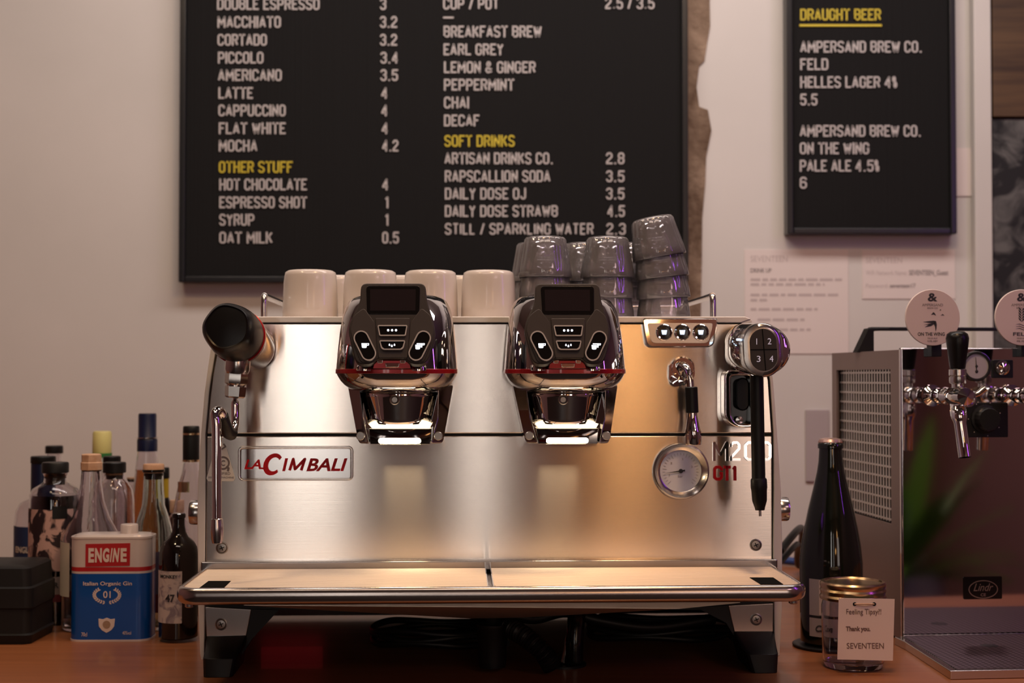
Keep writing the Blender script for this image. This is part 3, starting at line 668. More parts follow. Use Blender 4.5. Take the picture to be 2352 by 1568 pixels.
# control panel on a plane leaning back
TILT = R(14); pn = Vector((0, -math.cos(TILT), math.sin(TILT))); pz = Vector((0, math.sin(TILT), math.cos(TILT)))
q0 = P(903, 800, -.186)
def C(px, py, d=0): v = MF.pl(px, py, q0 + pn*d, pn); return Vector((v.x-GX1, v.y, v.z))
def CO(pts, d=0): return [C(x, y, d) for x, y in pts]
def rnd(pts, r=4, n=4):    # round the corners of a pixel polygon
    out = []; m = len(pts)
    for i in range(m):
        a, b, c = Vector(pts[i-1]), Vector(pts[i]), Vector(pts[(i+1) % m]); rr_ = pts_r(r, i)
        l1 = min(rr_, (a-b).length*.45); l2 = min(rr_, (c-b).length*.45)
        s, e = b + (a-b).normalized()*l1, b + (c-b).normalized()*l2
        for k in range(n+1):
            t = k/n; v = s*(1-t)**2 + b*2*t*(1-t) + e*t*t; out.append((v.x, v.y))
    return out
def pts_r(r, i): return r[i] if isinstance(r, (list, tuple)) else r
outl = [(829,650),(977,650),(981,692),(990,718),(1001,757),(996,790),(984,826),(972,836),(945,836),(931,823),(868,823),(852,836),(826,836),(815,826),(806,790),(799,755),(810,724),(827,694)]
ol = rnd(outl, [14,14,14,30,26,30,14,14,14,8,8,14,14,14,30,26,30,14])
cp = MB().prism(CO(ol), -pn*.016).build('control_panel', gun_m, gE, smooth=30, bevel=.0018)
# body joining panel and shell
MB().prism(CO([(840,690),(966,690),(978,760),(970,815),(830,815),(822,760)], -.015), OFF(.06)).build('panel_mount', dark_m, gE, smooth=0)
# raised facets left and right and centre piece
for pts in ([(812,724),(836,706),(862,742),(866,815),(850,832),(828,832),(812,790),(804,757)], [(990,724),(968,706),(942,742),(936,815),(950,832),(973,832),(991,790),(997,757)]):
    MB().prism(CO(rnd(pts, 8), .0012), -pn*.004).build('facet', gun2_m, gE, smooth=30, bevel=.0010)
MB().prism(CO(rnd([(862,730),(942,730),(936,822),(869,822)], 4), .0016), -pn*.004).build('facet', gun2_m, gE, smooth=30, bevel=.0010)
MB().prism(CO(rnd([(841,656),(965,656),(963,721),(843,721)], 9), .0008), -pn*.003).build('screen_bezel', bezel_m, gE, smooth=30, bevel=.0004)
MB().prism(CO(rnd([(850,664),(955,664),(954,713),(850,713)], 1.5), .0011), -pn*.001).build('screen', screen_m, gE, smooth=0)
def button(outline, r, icons, lab):
    o1 = rnd(outline, r, 6); cx = sum(p[0] for p in outline)/len(outline); cy = sum(p[1] for p in outline)/len(outline)
    def inset(f):
        out = []
        m = len(outline); 
        for p in outline: out.append((p[0]-f*(1 if p[0] > cx else -1), p[1]-f*(1 if p[1] > cy else -1)))
        return rnd(out, [max(1, pts_r(r, i)-f) for i in range(m)], 6)
    i1 = inset(2.6); mb = MB(); mb.ringprism(CO(o1, .0048), CO(i1, .0048), -pn*.0035)
    mb.m = 1; mb.prism(CO(i1, .0036), -pn*.002); mb.m = 2
    for f in icons: mb.prism(CO(f, .0042), -pn*.0005)
    plab(mb.build('button', [rim_m, bezel_m, icon_m], gE, smooth=30), lab)
def circ(x, y, r, n=12): return [(x+r*math.cos(2*math.pi*k/n), y+r*math.sin(2*math.pi*k/n)) for k in range(n)]
button([(867,746),(936,746),(932,771),(871,771)], 4, [circ(891.5,758,2.6), circ(900.5,758,2.6), circ(909.5,758,2.6)], 'upper centre button with three dots')
def drop(x, y, r): return [(x, y-r*2)] + [(x+r*math.cos(R(a)), y+r*math.sin(R(a))) for a in range(-30, 211, 30)]
button([(871,781),(931,781),(927,799),(922,803),(880,803),(875,799)], 4, [drop(894.5,792,1.8), drop(900,794.5,2.0), drop(906,792,1.8)], 'lower centre button with three drops')
def capsule(x0, y0, x1, y1, hw, n=10):
    a = math.atan2(y1-y0, x1-x0); out = []
    for k in range(n+1): t = a + math.pi/2 + math.pi*k/n; out.append((x0+hw*math.cos(t), y0+hw*math.sin(t)))
    for k in range(n+1): t = a - math.pi/2 + math.pi*k/n; out.append((x1+hw*math.cos(t), y1+hw*math.sin(t)))
    return out
def cup_icon(x, y, s=1, h=1):
    return [[(x-7*s,y-5*s),(x+5*s,y-5*s),(x+4.4*s,y+4*s),(x+2.5*s,y+5.5*s),(x-4.5*s,y+5.5*s),(x-6.4*s,y+4*s)],
            [(x+5*s,y-5*s),(x+10*s,y-5*s),(x+9.6*s,y-.2*s),(x+4.6*s,y+.4*s),(x+4.7*s,y-1*s),(x+8.2*s,y-1.4*s),(x+8.4*s,y-3.6*s),(x+5*s,y-3.6*s)]]
for x0, x1, icons, lab in ((829.5,846.5, cup_icon(837.5,793), 'left oval button with a cup'), (972.5,955.5, cup_icon(960.5,796.5,.95) + [[(957,788),(971,788),(970,791),(969.5,797.5),(966.8,797.5),(967.6,790),(957,790)], [(971,788),(975.5,788),(975,792),(970.2,792.6),(970.3,791.3),(974,791),(974.2,789.2),(971,789.2)]], 'right oval button with two cups')):
    o1 = capsule(x0,776,x1,810.5,17.5); i1 = capsule(x0,776,x1,810.5,14.6)
    mb = MB(); mb.ringprism(CO(o1, .0052), CO(i1, .0052), -pn*.004); mb.m = 1; mb.prism(CO(i1, .0040), -pn*.002); mb.m = 2
    for f in icons: mb.prism(CO(f, .0046), -pn*.0005)
    plab(mb.build('button', [rim_m, bezel_m, icon_m], gE, smooth=30), lab)
# red catch block below the panel
mb = MB(); mb.prism(QO([(862,824),(938,824),(944,846),(856,846)], -.178), OFF(.03)); mb.m = 1
for x in (873, 925): mb.prism(QO([(x-7,825),(x+7,825),(x+6,834),(x-6,834)], -.181), OFF(.004))
mb.prism(QO([(884,834),(918,834),(916,843),(886,843)], -.181), OFF(.004))
plab(mb.build('catch', [red_m, chrome_m], gE, smooth=0, bevel=.0008), 'red and chrome catch')
for x in (838, 961): MB().lathe([(.0001,0),(.010,0),(.0115,-.004),(.0115,-.0075)], Q(x, 838, -.158), (0,0,1), 24).build('collar', chrome_m, gE)
# lamp of the brew light
ll = area('brew_lamp', (0,0,0), (0,0,0), .055, .03, .42, (1.0,.76,.46)); ll.parent = gE; ll.location = (Q(918,1020,-.09).x, -.075, zz(1022,-.09)-.001); ll.rotation_euler = (R(-22), 0, 0)
g2 = dup(gE, machine); g2.location = (GX2, 0, 0)

# ------------------------------------------------------------------ three button panel
kp = rnd([(1475,731),(1650,731),(1640,790),(1630,797),(1494,797),(1484,790)], 7)
bp = MB(); bp.loft([[v for v in PO(kp, -.0005)], [v for v in PO(kp, -.012)], PO([((x-1562)*.965+1562, (y-762)*.93+762) for x, y in kp], -.016)])
bpan = bp.build('button_panel', chrome_m, machine, smooth=40)
ip = rnd([(1487,742),(1638,742),(1629,783),(1622,788),(1502,788),(1495,783)], 6)
MB().prism(PO(ip, -.0168), OFF(.002)).build('fascia', fascia_m, bpan, smooth=0, bevel=.0004)
for x in (1525, 1566.5, 1609):
    c = P(x, 763, -.0165); mb = MB(); mb.lathe([(.0115,0),(.0115,.003),(.0105,.004),(.0086,.0035),(.0084,.002)], c, (0,-1,0), 32); mb.m = 1
    mb.lathe([(.0086,.002),(.0001,.0024)], c, (0,-1,0), 24); mb.m = 2; w_ = .0040
    mb.prism([c+Vector((sx*w_, -.0032, sz*w_)) for sx, sz in ((-1,.75),(1,.75),(.7,-.8),(-.7,-.8))], OFF(.0005))
    plab(mb.build('button', [chrome_m, bezel_m, blue_icon_m], bpan, smooth=40), 'round button with a lit blue white cup sign')

# ------------------------------------------------------------------ left steam tap and wand
A = P(582,803,0); B = P(520,750,-.175); ax = (B-A).normalized(); Ln = (B-A).length
lob = lambda a, k: 1 - .035*(.5+.5*math.cos(5*a))
mb = MB(); mb.lathe([(.026,-.012),(.030,0),(.0335,.02),(.0345,Ln*.5),(.0345,Ln*.56),(.033,Ln*.57)], A, ax, 48); mb.build('steam_tap', chrome_m, machine, smooth=50)
plab(MB().lathe([(.034,Ln*.55),(.0366,Ln*.565),(.0366,Ln*.60),(.034,Ln*.61)], A, ax, 48).build('tap_ring', red_m, machine), 'thin red ring')
kb = [(.0335,.605),(.0352,.62),(.0360,.70),(.0360,.80),(.0350,.90),(.0320,.975),(.0285,1.0),(.0265,.992),(.014,1.0),(.0001,1.002)]
MB().lathe([(r, t*Ln) for r, t in kb], A, ax, 60, rmod=lambda a, k: (1-.05*(.5+.5*math.cos(5*a))) if 2 < k < 8 else 1).build('tap_knob', knob_m, machine, smooth=40)
c = P(546,832,-.105); e = P(540,905,-.105); dn = (e-c).normalized(); hx = lambda a, k: 1.0
mb = MB(); mb.lathe([(.0001,-.012),(.0155,-.012),(.0165,0),(.0165,.010),(.0145,.015)], c, dn, 32)
mb.lathe([(.0145,.013),(.0152,.015),(.0152,.027),(.0145,.029)], c, dn, 6); mb.lathe([(.0145,.028),(.0125,.030),(.0125,.032)], c, dn, 24)
mb.lathe([(.0135,.031),(.0142,.032),(.0135,.045),(.0115,.047),(.0001,.047)], c, dn, 6); mb.build('hex_collar', schrome_m, machine, smooth=25)
r_ = 9.5*1.9/F
pth = smooth_path([P(541,893,-.105), P(540,930,-.105), P(540,968,-.108), P(536,988,-.118), P(524,996,-.13), P(512,975,-.142), P(506,955,-.15)], 6)
MB().tube(pth, [r_*.55]*5 + [r_]*(len(pth)-5), 18).build('elbow_pipe', chrome_m, machine)
MB().tube(smooth_path([P(532,996,-.118), P(522,990,-.13), P(513,968,-.142), P(509,955,-.148)], 4), .0088, 20).build('grip_sleeve', rubber_m, machine)
pth = smooth_path([P(511,962,-.146), P(508,948,-.152), P(501,943,-.158), P(494,952,-.164), P(497,980,-.166), P(497.5,1080,-.166), P(498,1195,-.166)], 8)
MB().tube(pth, .0062, 20).build('steam_wand', chrome_m, machine)
c = P(498,1190,-.166); e = P(499,1248,-.166); l = (c-e).length
MB().lathe([(.0062,0),(.0073,.001),(.0080,l*.30),(.0082,l*.34),(.0082,l*.5),(.0076,l*.8),(.0062,l*.98),(.0045,l),(.0001,l)], c, e-c, 28).build('wand_tip', schrome_m, machine)

# ------------------------------------------------------------------ hot water spout
pl_ = rnd([(1537,835),(1594,829),(1597,862),(1585,880),(1548,884),(1536,870)], 9)
mb = MB(); mb.prism(PO(pl_, -.009), OFF(.009)); mb.lathe([(.017,0),(.017,.008),(.015,.010),(.0001,.010)], P(1566,846,0), (0,-1,0), 32)
mb.lathe([(.009,0),(.009,.006),(.0001,.007)], P(1556,872,-.011), (0,-1,0), 20); mb.lathe([(.006,0),(.006,.006),(.0001,.007)], P(1567,875,-.014), (0,-1,0), 16)
mb.build('spout_mount', chrome_m, machine, smooth=40)
MB().tube(smooth_path([P(1561,845,-.008), P(1566,838,-.022), P(1577,846,-.034), P(1584,868,-.038), P(1587,900,-.038)], 6), .0052, 18).build('spout_pipe', chrome_m, machine)
a = P(1587.5,888,-.038); b = P(1590,948,-.038); MB().lathe([(.0001,0),(.0078,0),(.0088,.001),(.0088,(b-a).length-.001),(.0078,(b-a).length),(.0001,(b-a).length)], a, b-a, 24).build('grip_sleeve', rubber_m, machine)
a = P(1590,946,-.038); b = P(1593,1021,-.038); l = (b-a).length
MB().lathe([(.0066,0),(.0066,l*.05),(.0078,l*.25),(.0100,l*.5),(.0112,l*.58),(.0113,l*.62),(.0113,l*.96),(.0105,l),(.0085,l),(.0085,l-.008),(.0001,l-.008)], a, b-a, 32).build('spout_nozzle', chrome_m, machine)

# ------------------------------------------------------------------ right automatic steam head and wand
def stad(cx, cy, hw, hh, ly, rot=0, n=26):
    c = P(cx, cy, ly); k = (2+ly)/F; w_, h_ = hw*k, hh*k; r = min(w_, h_); out = []
    for k_ in range(n+1): t = math.pi*k_/n; out.append((r*math.cos(t), (h_-r)+r*math.sin(t)))
    for k_ in range(n+1): t = math.pi+math.pi*k_/n; out.append((r*math.cos(t), -(h_-r)+r*math.sin(t)))
    cs, sn = math.cos(R(rot)), math.sin(R(rot))
    return [c + Vector((x*cs-z_*sn, 0, x*sn+z_*cs)) for x, z_ in out]
mb = MB(); mb.loft([stad(1702,800,38,52,-.002), stad(1710,798,43,56,-.03), stad(1722,799,50,59,-.06), stad(1735,801,57,60,-.082,2), stad(1747,802,61,60,-.098,2), stad(1757,803,60,58,-.108,2), stad(1760,803.5,57,56,-.115,3), stad(1758,803.5,50,54,-.122,3)])
mb.build('steam_head', chrome_m, machine, smooth=60)
mb = MB(); mb.loft([stad(1746,803,50,62,-.10,3), stad(1750,803.5,48,63,-.13,3), stad(1752,803.5,46,63,-.142,3), stad(1752,803.5,43,60,-.147,3), stad(1752,803,33,51,-.148,3)])
mb.build('head_cap', schrome_m, machine, smooth=60)
PS = MB(); PS.prism(stad(1754,803,31.5,49,-.1492,3), OFF(.002)); kpad = PS.build('keypad', gun_m, machine, smooth=0, bevel=.0004)
mb = MB(); mb.prism(PO([(1750,755),(1752,755),(1760,851),(1758,851)], -.1498), OFF(.0008)); mb.prism(PO([(1724,802),(1785,801),(1785,803),(1724,804)], -.1498), OFF(.0008)); mb.build('keypad_gap', matte_m, kpad, smooth=0)
for s, x, y in (('1',1738,784),('2',1767.5,783.5),('3',1742.5,824),('4',1772,823.5)):
    w_ = 2.2 if s == '1' else 4.2
    p = P(x-w_, y+7, -.1496); q = P(x+w_, y-7, -.1496)
    if s == '1': MB().box(p.x+.0008, q.x-.0008, -.1500, -.1496, p.z, q.z).build('number', icong_m, kpad, smooth=0)
    else: MB().text(s, p, (1,0,0), (0,0,1), q.x-p.x, q.z-p.z, .0004).build('number', icong_m, kpad, smooth=0)
mb = MB(); mb.prism(PO(rnd([(1692,777),(1701,777),(1701,782),(1692,782)], 2), -.118), OFF(.003)); mb.build('status_light', blue_icon_m, machine, smooth=0)
# bracket behind the wand
bo = rnd([(1664,850),(1738,850),(1738,982),(1690,982),(1664,962)], 16)
bi = rnd([(1678,862),(1728,862),(1728,974),(1694,974),(1680,958)], 12)
MB().ringprism(PO(bo, -.028), PO(bi, -.028), OFF(.028)).build('bracket', chrome_m, machine, smooth=40, bevel=.003)
MB().prism(PO(bi, -.006), OFF(.005)).build('bracket_back', bezel_m, machine, smooth=0)
slot = MB(); slot.loft([PO(capsule(1706,882,1706,928,15), -.008), PO(capsule(1706,882,1706,928,12), -.022)]); slot.build('slot_cover', rubber_m, machine, smooth=40)
MB().lathe([(.005,0),(.005,.006),(.0001,.007)], P(1697,964,-.012), (0,-1,0), 20).build('bolt', schrome_m, machine)
wy = -.118
a = P(1738,862,wy); b = P(1742.5,1105,wy); MB().tube([a, a.lerp(b,.5), b], 15.6*(2+wy)/F, 28).build('wand_sleeve', rubber_m, machine)
a = P(1742.5,1098,wy); b = P(1745.5,1171,wy); l = (b-a).length
MB().lathe([(.0001,0),(.0098,0),(.0108,.002),(.0110,l*.3),(.0104,l*.36),(.0098,l*.7),(.0072,l*.9),(.0068,l*.92),(.0062,l),(.0001,l)], a, b-a, 30).build('wand_tip', rubber_m, machine)
b2 = P(1746,1185,wy); MB().lathe([(.0018,0),(.0018,(b2-b).length),(.0001,(b2-b).length)], b, b2-b, 12).build('wand_nozzle', schrome_m, machine)

# emitting strip added to put a red glow under the machine
rl = mat('red_glow', (.5,.01,.01), .4, emis=(1.0,.03,.05), es=.2)
plab(MB().box(P(600,1400,.34).x, P(740,1400,.34).x, .34, .35, .036, .070).build('red_glow_strip', rl, machine, smooth=0), 'added red strip giving the glow beneath the machine')
MB().box(P(480,1400,.4).x, P(1770,1400,.4).x, .40, .41, .006, .175).build('rear_shade_plate', mat('shade_plate_grey', (.035,.033,.033), .6), machine, smooth=0)  # unlit plate added to keep the space under the machine dark

# ------------------------------------------------------------------ mugs on top
ZTOP = P(1128,727,0).z
MUGY = .085
def mug(px, yy, label, hang):
    c = MF.p(px, 700, yy); k = (2+yy)/F
    t = thing('mug', MF.M @ Vector((c.x, yy, ZTOP)), R(hang), label, 'mug', 'pale mugs upside down on the machine')
    return t
m0 = mug(713, MUGY, 'leftmost pale cream mug upside down beside the left cup rail', 65)
k = (2+MUGY)/F; H_ = P(713,621,MUGY).z - ZTOP
prof = [(.0605,.0),(.0625,.001),(.0635,.003),(.0600,H_*.4/k*k)]
rb_, rt_ = 63.5*k, 59*k
prof = [(rb_-.004,.012),(rb_-.0035,.0008),(rb_-.0015,0),(rb_,.0015),(rb_-.0006,.02),(rt_+.0012,H_*.75),(rt_,H_-.008),(rt_-.0012,H_-.003),(rt_-.0055,H_-.0004),(rt_-.009,H_),(rt_-.011,H_-.002),(.0001,H_-.002)]
MB().lathe(prof, seg=56).build('bowl', mug_m, m0, smooth=60)
hp = smooth_path([(rb_-.004,0,H_*.22),(rb_+.014,0,H_*.22),(rb_+.021,0,H_*.5),(rb_+.014,0,H_*.78),(rt_-.002,0,H_*.80)], 6)
MB().tube(hp, .0042, 12).build('handle', mug_m, m0, smooth=60)
for px, yy, lb, hang in ((851,MUGY-.002,'second pale cream mug from the left, behind the left display',60),(989,MUGY,'third pale cream mug from the left, right of the left display',75),(1122,MUGY,'rightmost pale cream mug, next to the stacked glasses',70),
     (775,MUGY+.115,'mug in the back row peeking between first and second front mugs',95),(925,MUGY+.115,'mug in the back row behind the left display',95),(1052,MUGY+.115,'mug in the back row peeking between third and fourth front mugs',95)):
    c = MF.p(px, 700, yy); t = dup(m0); t.location = MF.M @ Vector((c.x, yy, ZTOP)); t.rotation_euler = (0,0,R(hang)); t['label'] = lb

# ------------------------------------------------------------------ stacked tumblers
gk = (2.11)/F; GH, rb_, rt_, PI_ = .0605, 62*gk, 49*gk, .0305
flute = lambda a, k: 1 - (.045*(1-abs(math.sin(6*a))) if k in (4,5,6,7) else (.02*(1-abs(math.sin(6*a))) if k == 3 else 0))
gp = [(rb_-.0026,.0),(rb_-.0008,-.0006+.0006),(rb_,.001),(rb_-.001,.012),(rb_-.0026,.022),(rt_+.0018,.044),(rt_,.056),(rt_-.003,GH-.001),(rt_-.007,GH),(.0001,GH),(.0001,GH-.0085),(rt_-.007,GH-.0085),(rt_-.0036,GH-.013),(rb_-.0055,.020),(rb_-.0026,.0)]
gm = MB().lathe(gp, seg=96, rmod=flute).build('tumbler', tumbler_m, smooth=50)
first = [gm]
def stack(px, yy, n, lab, lean=0, lx=0):
    c = MF.p(px, 700, yy); base = MF.M @ Vector((c.x, yy, ZTOP+.0004)); mtx = Matrix.Translation(base); ang = 0
    names = {2: ['bottom', 'top'], 3: ['bottom', 'middle', 'top'], 4: ['bottom', 'second lowest', 'second highest', 'top']}[n]
    for i in range(n):
        o = first.pop() if first else gm.copy()
        if o.name not in COL.objects: COL.objects.link(o)
        o.matrix_world = mtx.copy()
        tag(o, '%s clear tumbler of stack %s' % (names[i], lab), 'glass', 'stacked clear tumblers on the machine')
        mtx = mtx @ Matrix.Translation((0, 0, PI_)) @ Matrix.Rotation(R(-lean), 4, 'Y')
stack(1252, .095, 3, 'left of the right display')
stack(1395, .095, 3, 'right behind the right display')
stack(1524, .095, 4, 'leaning left, near the right cup rail', lean=3.6)
stack(1232, .19, 3, 'in the back row at far left')
stack(1343, .19, 3, 'in the back row between the two upright front stacks')
stack(1462, .19, 3, 'in the back row before the leaning stack')

# ------------------------------------------------------------------ things under the machine
def G0(px, py): v = G(px, py); return Vector((v.x, v.y, 0))
rib = []
gp_ = smooth_path([W(1145,1432,-.02)+Vector((0,0,0)), W(1172,1442,-.03), W(1212,1466,-.05), W(1250,1502,-.06), W(1268,1530,-.055)], 34)
mb = MB(); mb.tube(gp_, [.0125 + .0016*math.sin(i*1.35) for i in range(len(gp_))], 18)
o = mb.build('drain_hose', rubber_m, smooth=60); tag(o, 'black corrugated drain hose curving down from the drain cup under the machine', 'hose')
cup = thing('drain_cup', W(1131,1490,-.03), 0, 'black plastic drain cup hanging under the middle of the drip tray', 'drain cup'); cup.location.z = .006
h = W(1131,1432,-.03).z - .006
plab(MB().lathe([(.0001,0),(.018,0),(.0195,.01),(.0205,h-.006),(.0215,h-.004),(.0215,h),(.0185,h),(.018,h-.008),(.0001,h-.009)], seg=36).build('cup', rubber_m, cup), 'open cup')
MB().lathe([(.0001,h+.002),(.0085,h+.001),(.0135,h+.018),(.0135,h+.032),(.0001,h+.033)], seg=28).build('funnel', rubber_m, cup)
g = G0(1296, 1527)
t = thing('cable_grommet', (g.x, g.y, 0), 0, 'black round cable grommet let into the worktop under the machine', 'grommet')
MB().lathe([(.031,0),(.031,.003),(.0285,.004),(.025,.003),(.0245,.0004),(.0001,.0004)], seg=40).build('ring', rubber_m, t)
pth = [Vector((g.x+.017,g.y,.002)), W(1331,1480,-.10), W(1336,1440,-.08), W(1345,1415,-.04)]
pth[0] = Vector((W(1328,1530,-.11).x, g.y, .003))
tag(MB().tube(smooth_path([pth[0], Vector((pth[0].x+.001, g.y, .04)), Vector((pth[0].x+.006, g.y+.02, .075)), Vector((pth[0].x+.02, g.y+.1, .10))], 6), .0125, 18).build('black_pipe', bezel_m, smooth=60), 'thick black glossy pipe rising from the grommet', 'pipe')
tag(MB().tube(smooth_path([Vector((g.x-.001, g.y+.004, .003)), Vector((g.x+.008, g.y+.004, .045)), Vector((g.x+.022, g.y+.03, .085)), Vector((g.x+.05, g.y+.08, .10))], 12), .0042, 12).build('braided_hose', schrome_m, smooth=60), 'thin braided steel hose beside the black pipe', 'hose')
def cable(name, pts, r, m, label):
    return tag(MB().tube(smooth_path(pts, 8), r, 12).build(name, m, smooth=60), label, 'cable')
def loop(cx, cy, a, b, z, r, turns, label, ph=0):
    pts = []; c = G(cx, cy, z); n = int(turns*16)
    for i in range(n+1):
        t = ph + 2*math.pi*i/16; q = 1 + .06*math.sin(i*.39)
        pts.append(Vector((c.x + a*math.cos(t)*q, c.y + b*math.sin(t)*q, r + .0085*i/16 + .006*math.sin(i*.7)**2)))
    return cable('coiled_cable', pts, r, rubber_m, label)
loop(1010, 1470, .10, .07, .01, .005, 3.2, 'coil of black cable left of the drain cup')
loop(1520, 1458, .11, .06, .01, .005, 2.6, 'coil of black cable under the right half of the machine')
cable('power_cable', [W(1165,1412,.03), W(1230,1420,.04), W(1300,1405,.05), W(1380,1425,.05), W(1500,1440,.06), W(1640,1420,.08)], .008, rubber_m, 'thick black cable hanging across beneath the machine')

# ------------------------------------------------------------------ bottles on the left
def pbottle(cx, D, label, cat='bottle', name='bottle', group='bottles left of the machine'):
    g = W(cx, 1200, D-2.0); t = thing(name, (g.x, D-2.0, 0), 0, label, cat, group); t['D'] = D; return t
def zp(py, D): return W(1176, py, D-2.0).z
def prof_px(tbl, D): return [(max(r*D/F, .0001), zp(py, D)) for r, py in tbl]
def glassbody(t, tbl, m, name='glass_body', th=.0022, liquid=None, flat=1.0):
    D = t['D']; out = prof_px(tbl, D); out = [(r, z) for r, z in out]
    out = [(out[0][0]*.0+.0001, .0006), (out[0][0]-.004, 0.0)] + [(out[0][0], .003)] + out[1:]
    inn = [(max(r-th, .001), z+(.006 if i < 3 else 0)) for i, (r, z) in enumerate(out)]
    inn[0] = (.0001, .007); inn[1] = (inn[1][0], .007); inn[2] = (inn[2][0], .010)
    prof = out + list(reversed(inn))
    mb = MB(); mb.lathe(prof, seg=48)
    if flat != 1: mb.V = [Vector((v.x, v.y*flat, v.z)) for v in mb.V]
    o = mb.build(name, m, t, smooth=50)
    if liquid:
        lm, lz = liquid; lq = [(max(r-th-.0004,.001), z+.0008) for r, z in [(out[1][0],.0072)]+[(r, z) for r, z in out[2:] if .012 < z < lz]]
        rl_ = lq[-1][0]; lq = [(.0001, .0075)] + lq + [(rl_, lz), (.0001, lz)]
        mb = MB(); mb.lathe(lq, seg=40)
        if flat != 1: mb.V = [Vector((v.x, v.y*flat, v.z)) for v in mb.V]
        mb.build('liquid', lm, t, smooth=50)
    return o
def solid(t, tbl, m, name, seg=40, bevel=0, rmod=None):
    return MB().lathe([(.0001, zp(tbl[0][1], t['D']))] + prof_px(tbl, t['D']) + [(.0001, zp(tbl[-1][1], t['D']))], seg=seg, rmod=rmod).build(name, m, t, smooth=40, bevel=bevel)
def wraplabel(t, hw, x0, x1, y0, y1, m, name='paper_label', lift=.0007, flat=1.0, n=18):
    # label curved round a body of half width hw px; x0,x1 px from the axis
    D = t['D']; r = hw*D/F + lift; a0 = math.asin(max(-.999, x0/hw)); a1 = math.asin(min(.999, x1/hw)); z0, z1 = zp(y1, D), zp(y0, D); rings = []
    for z in (z0, z1): rings.append([Vector((r*math.sin(a0+(a1-a0)*i/n), -r*math.cos(a0+(a1-a0)*i/n)*flat, z)) for i in range(n+1)])
    mb = MB(); ra, rb = rings; k = .9985
    inner = [[Vector((v.x*k, v.y*k, v.z)) for v in q] for q in rings]
    full = [ra + list(reversed(inner[0])), rb + list(reversed(inner[1]))]
    mb.loft(full)
    return mb.build(name, m, t, smooth=50)
def wraptext(t, s, hw, x0, x1, y0, y1, m, lift=.0012, flat=1.0, off=.02, shear=0, name='lettering'):
    D = t['D']; r = hw*D/F + lift; mb = MB(); wpx = (x1-x0)*D/F
    mb.text(s, (x0*D/F, 0, zp(y1, D)), (1,0,0), (0,0,1), wpx, zp(y0, D)-zp(y1, D), .0003, offset=off, shear=shear)
    vv = []
    for v in mb.V:
        a = math.asin(max(-.99, min(.99, v.x/r))); rr_ = r - v.y; vv.append(Vector((rr_*math.sin(a), -rr_*math.cos(a)*flat, v.z)))
    mb.V = vv; return mb.build(name, m, t, smooth=0)
amber_m = mat('amber_liquid', (.55,.20,.05), 0, trans=1, ior=1.34)
redliq_m = mat('dark_red_liquid', (.035,.006,.008), .05, coat=.6)
water_m = mat('pale_liquid', (.9,.88,.82), 0, trans=1, ior=1.34)
navy_m = mat('navy_cap', (.006,.009,.035), .35); blue_m = mat('navy_label', (.010,.028,.085), .5)
cream_m = mat('cream_label', (.62,.53,.42), .7); ywax_m = mat('yellow_wax', (.66,.58,.22), .5); green_m = mat('green_band', (.03,.20,.05), .5)
purp_m = mat('purple_label', (.10,.075,.12), .6); dred_m = mat('dark_red_label', (.12,.012,.018), .6)
# dark box
t = thing('storage_box', (G0(30,1462).x-.02, .28, 0), 0, 'black ridged box at the far left edge of the worktop', 'box')
bx = W(72,1400,.16).x - t.location.x; zt = W(40,1302,.16).z
mb = MB(); mb.loft([[Vector((x, y, z)) for x, y in rrect2(-.16, bx-q, -.12+q, .0, .012, 4)] for z, q in ((0,.004),(zt*.12,.0),(zt*.14,.003),(zt*.45,.003),(zt*.47,0),(zt*.72,0),(zt*.74,.004),(zt*.97,.006),(zt,.012))])
mb.build('box_body', mat('box_plastic', (.010,.009,.009), .5, spec=.3), t, smooth=30)
t.location.y = .28
# blue-label round-shouldered bottle at far left
t = pbottle(82, 2.70, 'clear rounded bottle with a navy label, leftmost beside the black box')
glassbody(t, [(47,1400),(47,1300),(47,1200),(44,1172),(34,1154),(16,1146),(9,1140),(9,1110)], glass_m)
wraplabel(t, 47, -46.5, 40, 1205, 1295, blue_m); wraptext(t, 'ENGLAND', 47, -33, 30, 1250, 1264, cream_m)
solid(t, [(11,1112),(11,1096)], dark_m, 'stopper')
# tall navy bottle with black cap
t = pbottle(98, 2.56, 'tall navy blue bottle with a wide black cap, second from left')
solid(t, [(27,1420),(27,1150),(27,1064)], navy_m, 'bottle_body'); solid(t, [(27.5,1063),(28,1062),(28,1049),(26,1047)], dark_m, 'cap')
# small black capped glass behind
t = pbottle(123, 2.84, 'clear bottle with black stopper showing behind the navy bottle')
glassbody(t, [(28,1400),(28,1150),(17,1090),(16,1042)], glass_m); solid(t, [(19.5,1041),(20,1040),(20,1025),(18,1023)], dark_m, 'stopper')
# dark red liqueur bottle with pink flower print
t = pbottle(126, 2.36, 'dark red spirit bottle with pink flower artwork and black stopper, behind the tin')
glassbody(t, [(56,1433),(57,1400),(57,1160),(56,1135),(50,1122),(34,1112),(26,1106),(24,1094),(26,1090),(27,1086)], glass_m)
body = solid(t, [(53,1428),(54,1400),(54,1165),(53,1145),(50,1136)], redliq_m, 'liquid')
solid(t, [(21,1112),(22,1088)], cork_m, 'cork'); solid(t, [(29,1085),(30,1084),(30,1064),(28,1061)], dark_m, 'stopper')
art_m = noise_col(mat('flower_print', (.5,.3,.3), .6), (36,36,28), (.025,.010,.012), (.60,.36,.31), .47, .53, 3, .8)
wraplabel(t, 57, -54, 50, 1165, 1305, art_m, 'printed_art')
wraplabel(t, 57, -52, 52, 1317, 1357, mat('grey_label', (.26,.20,.19), .7)); wraptext(t, 'NORFOLK R', 57, -50, 26, 1329, 1342, ink_m, off=.03)
wraplabel(t, 57, -52, 52, 1357, 1374, dred_m)
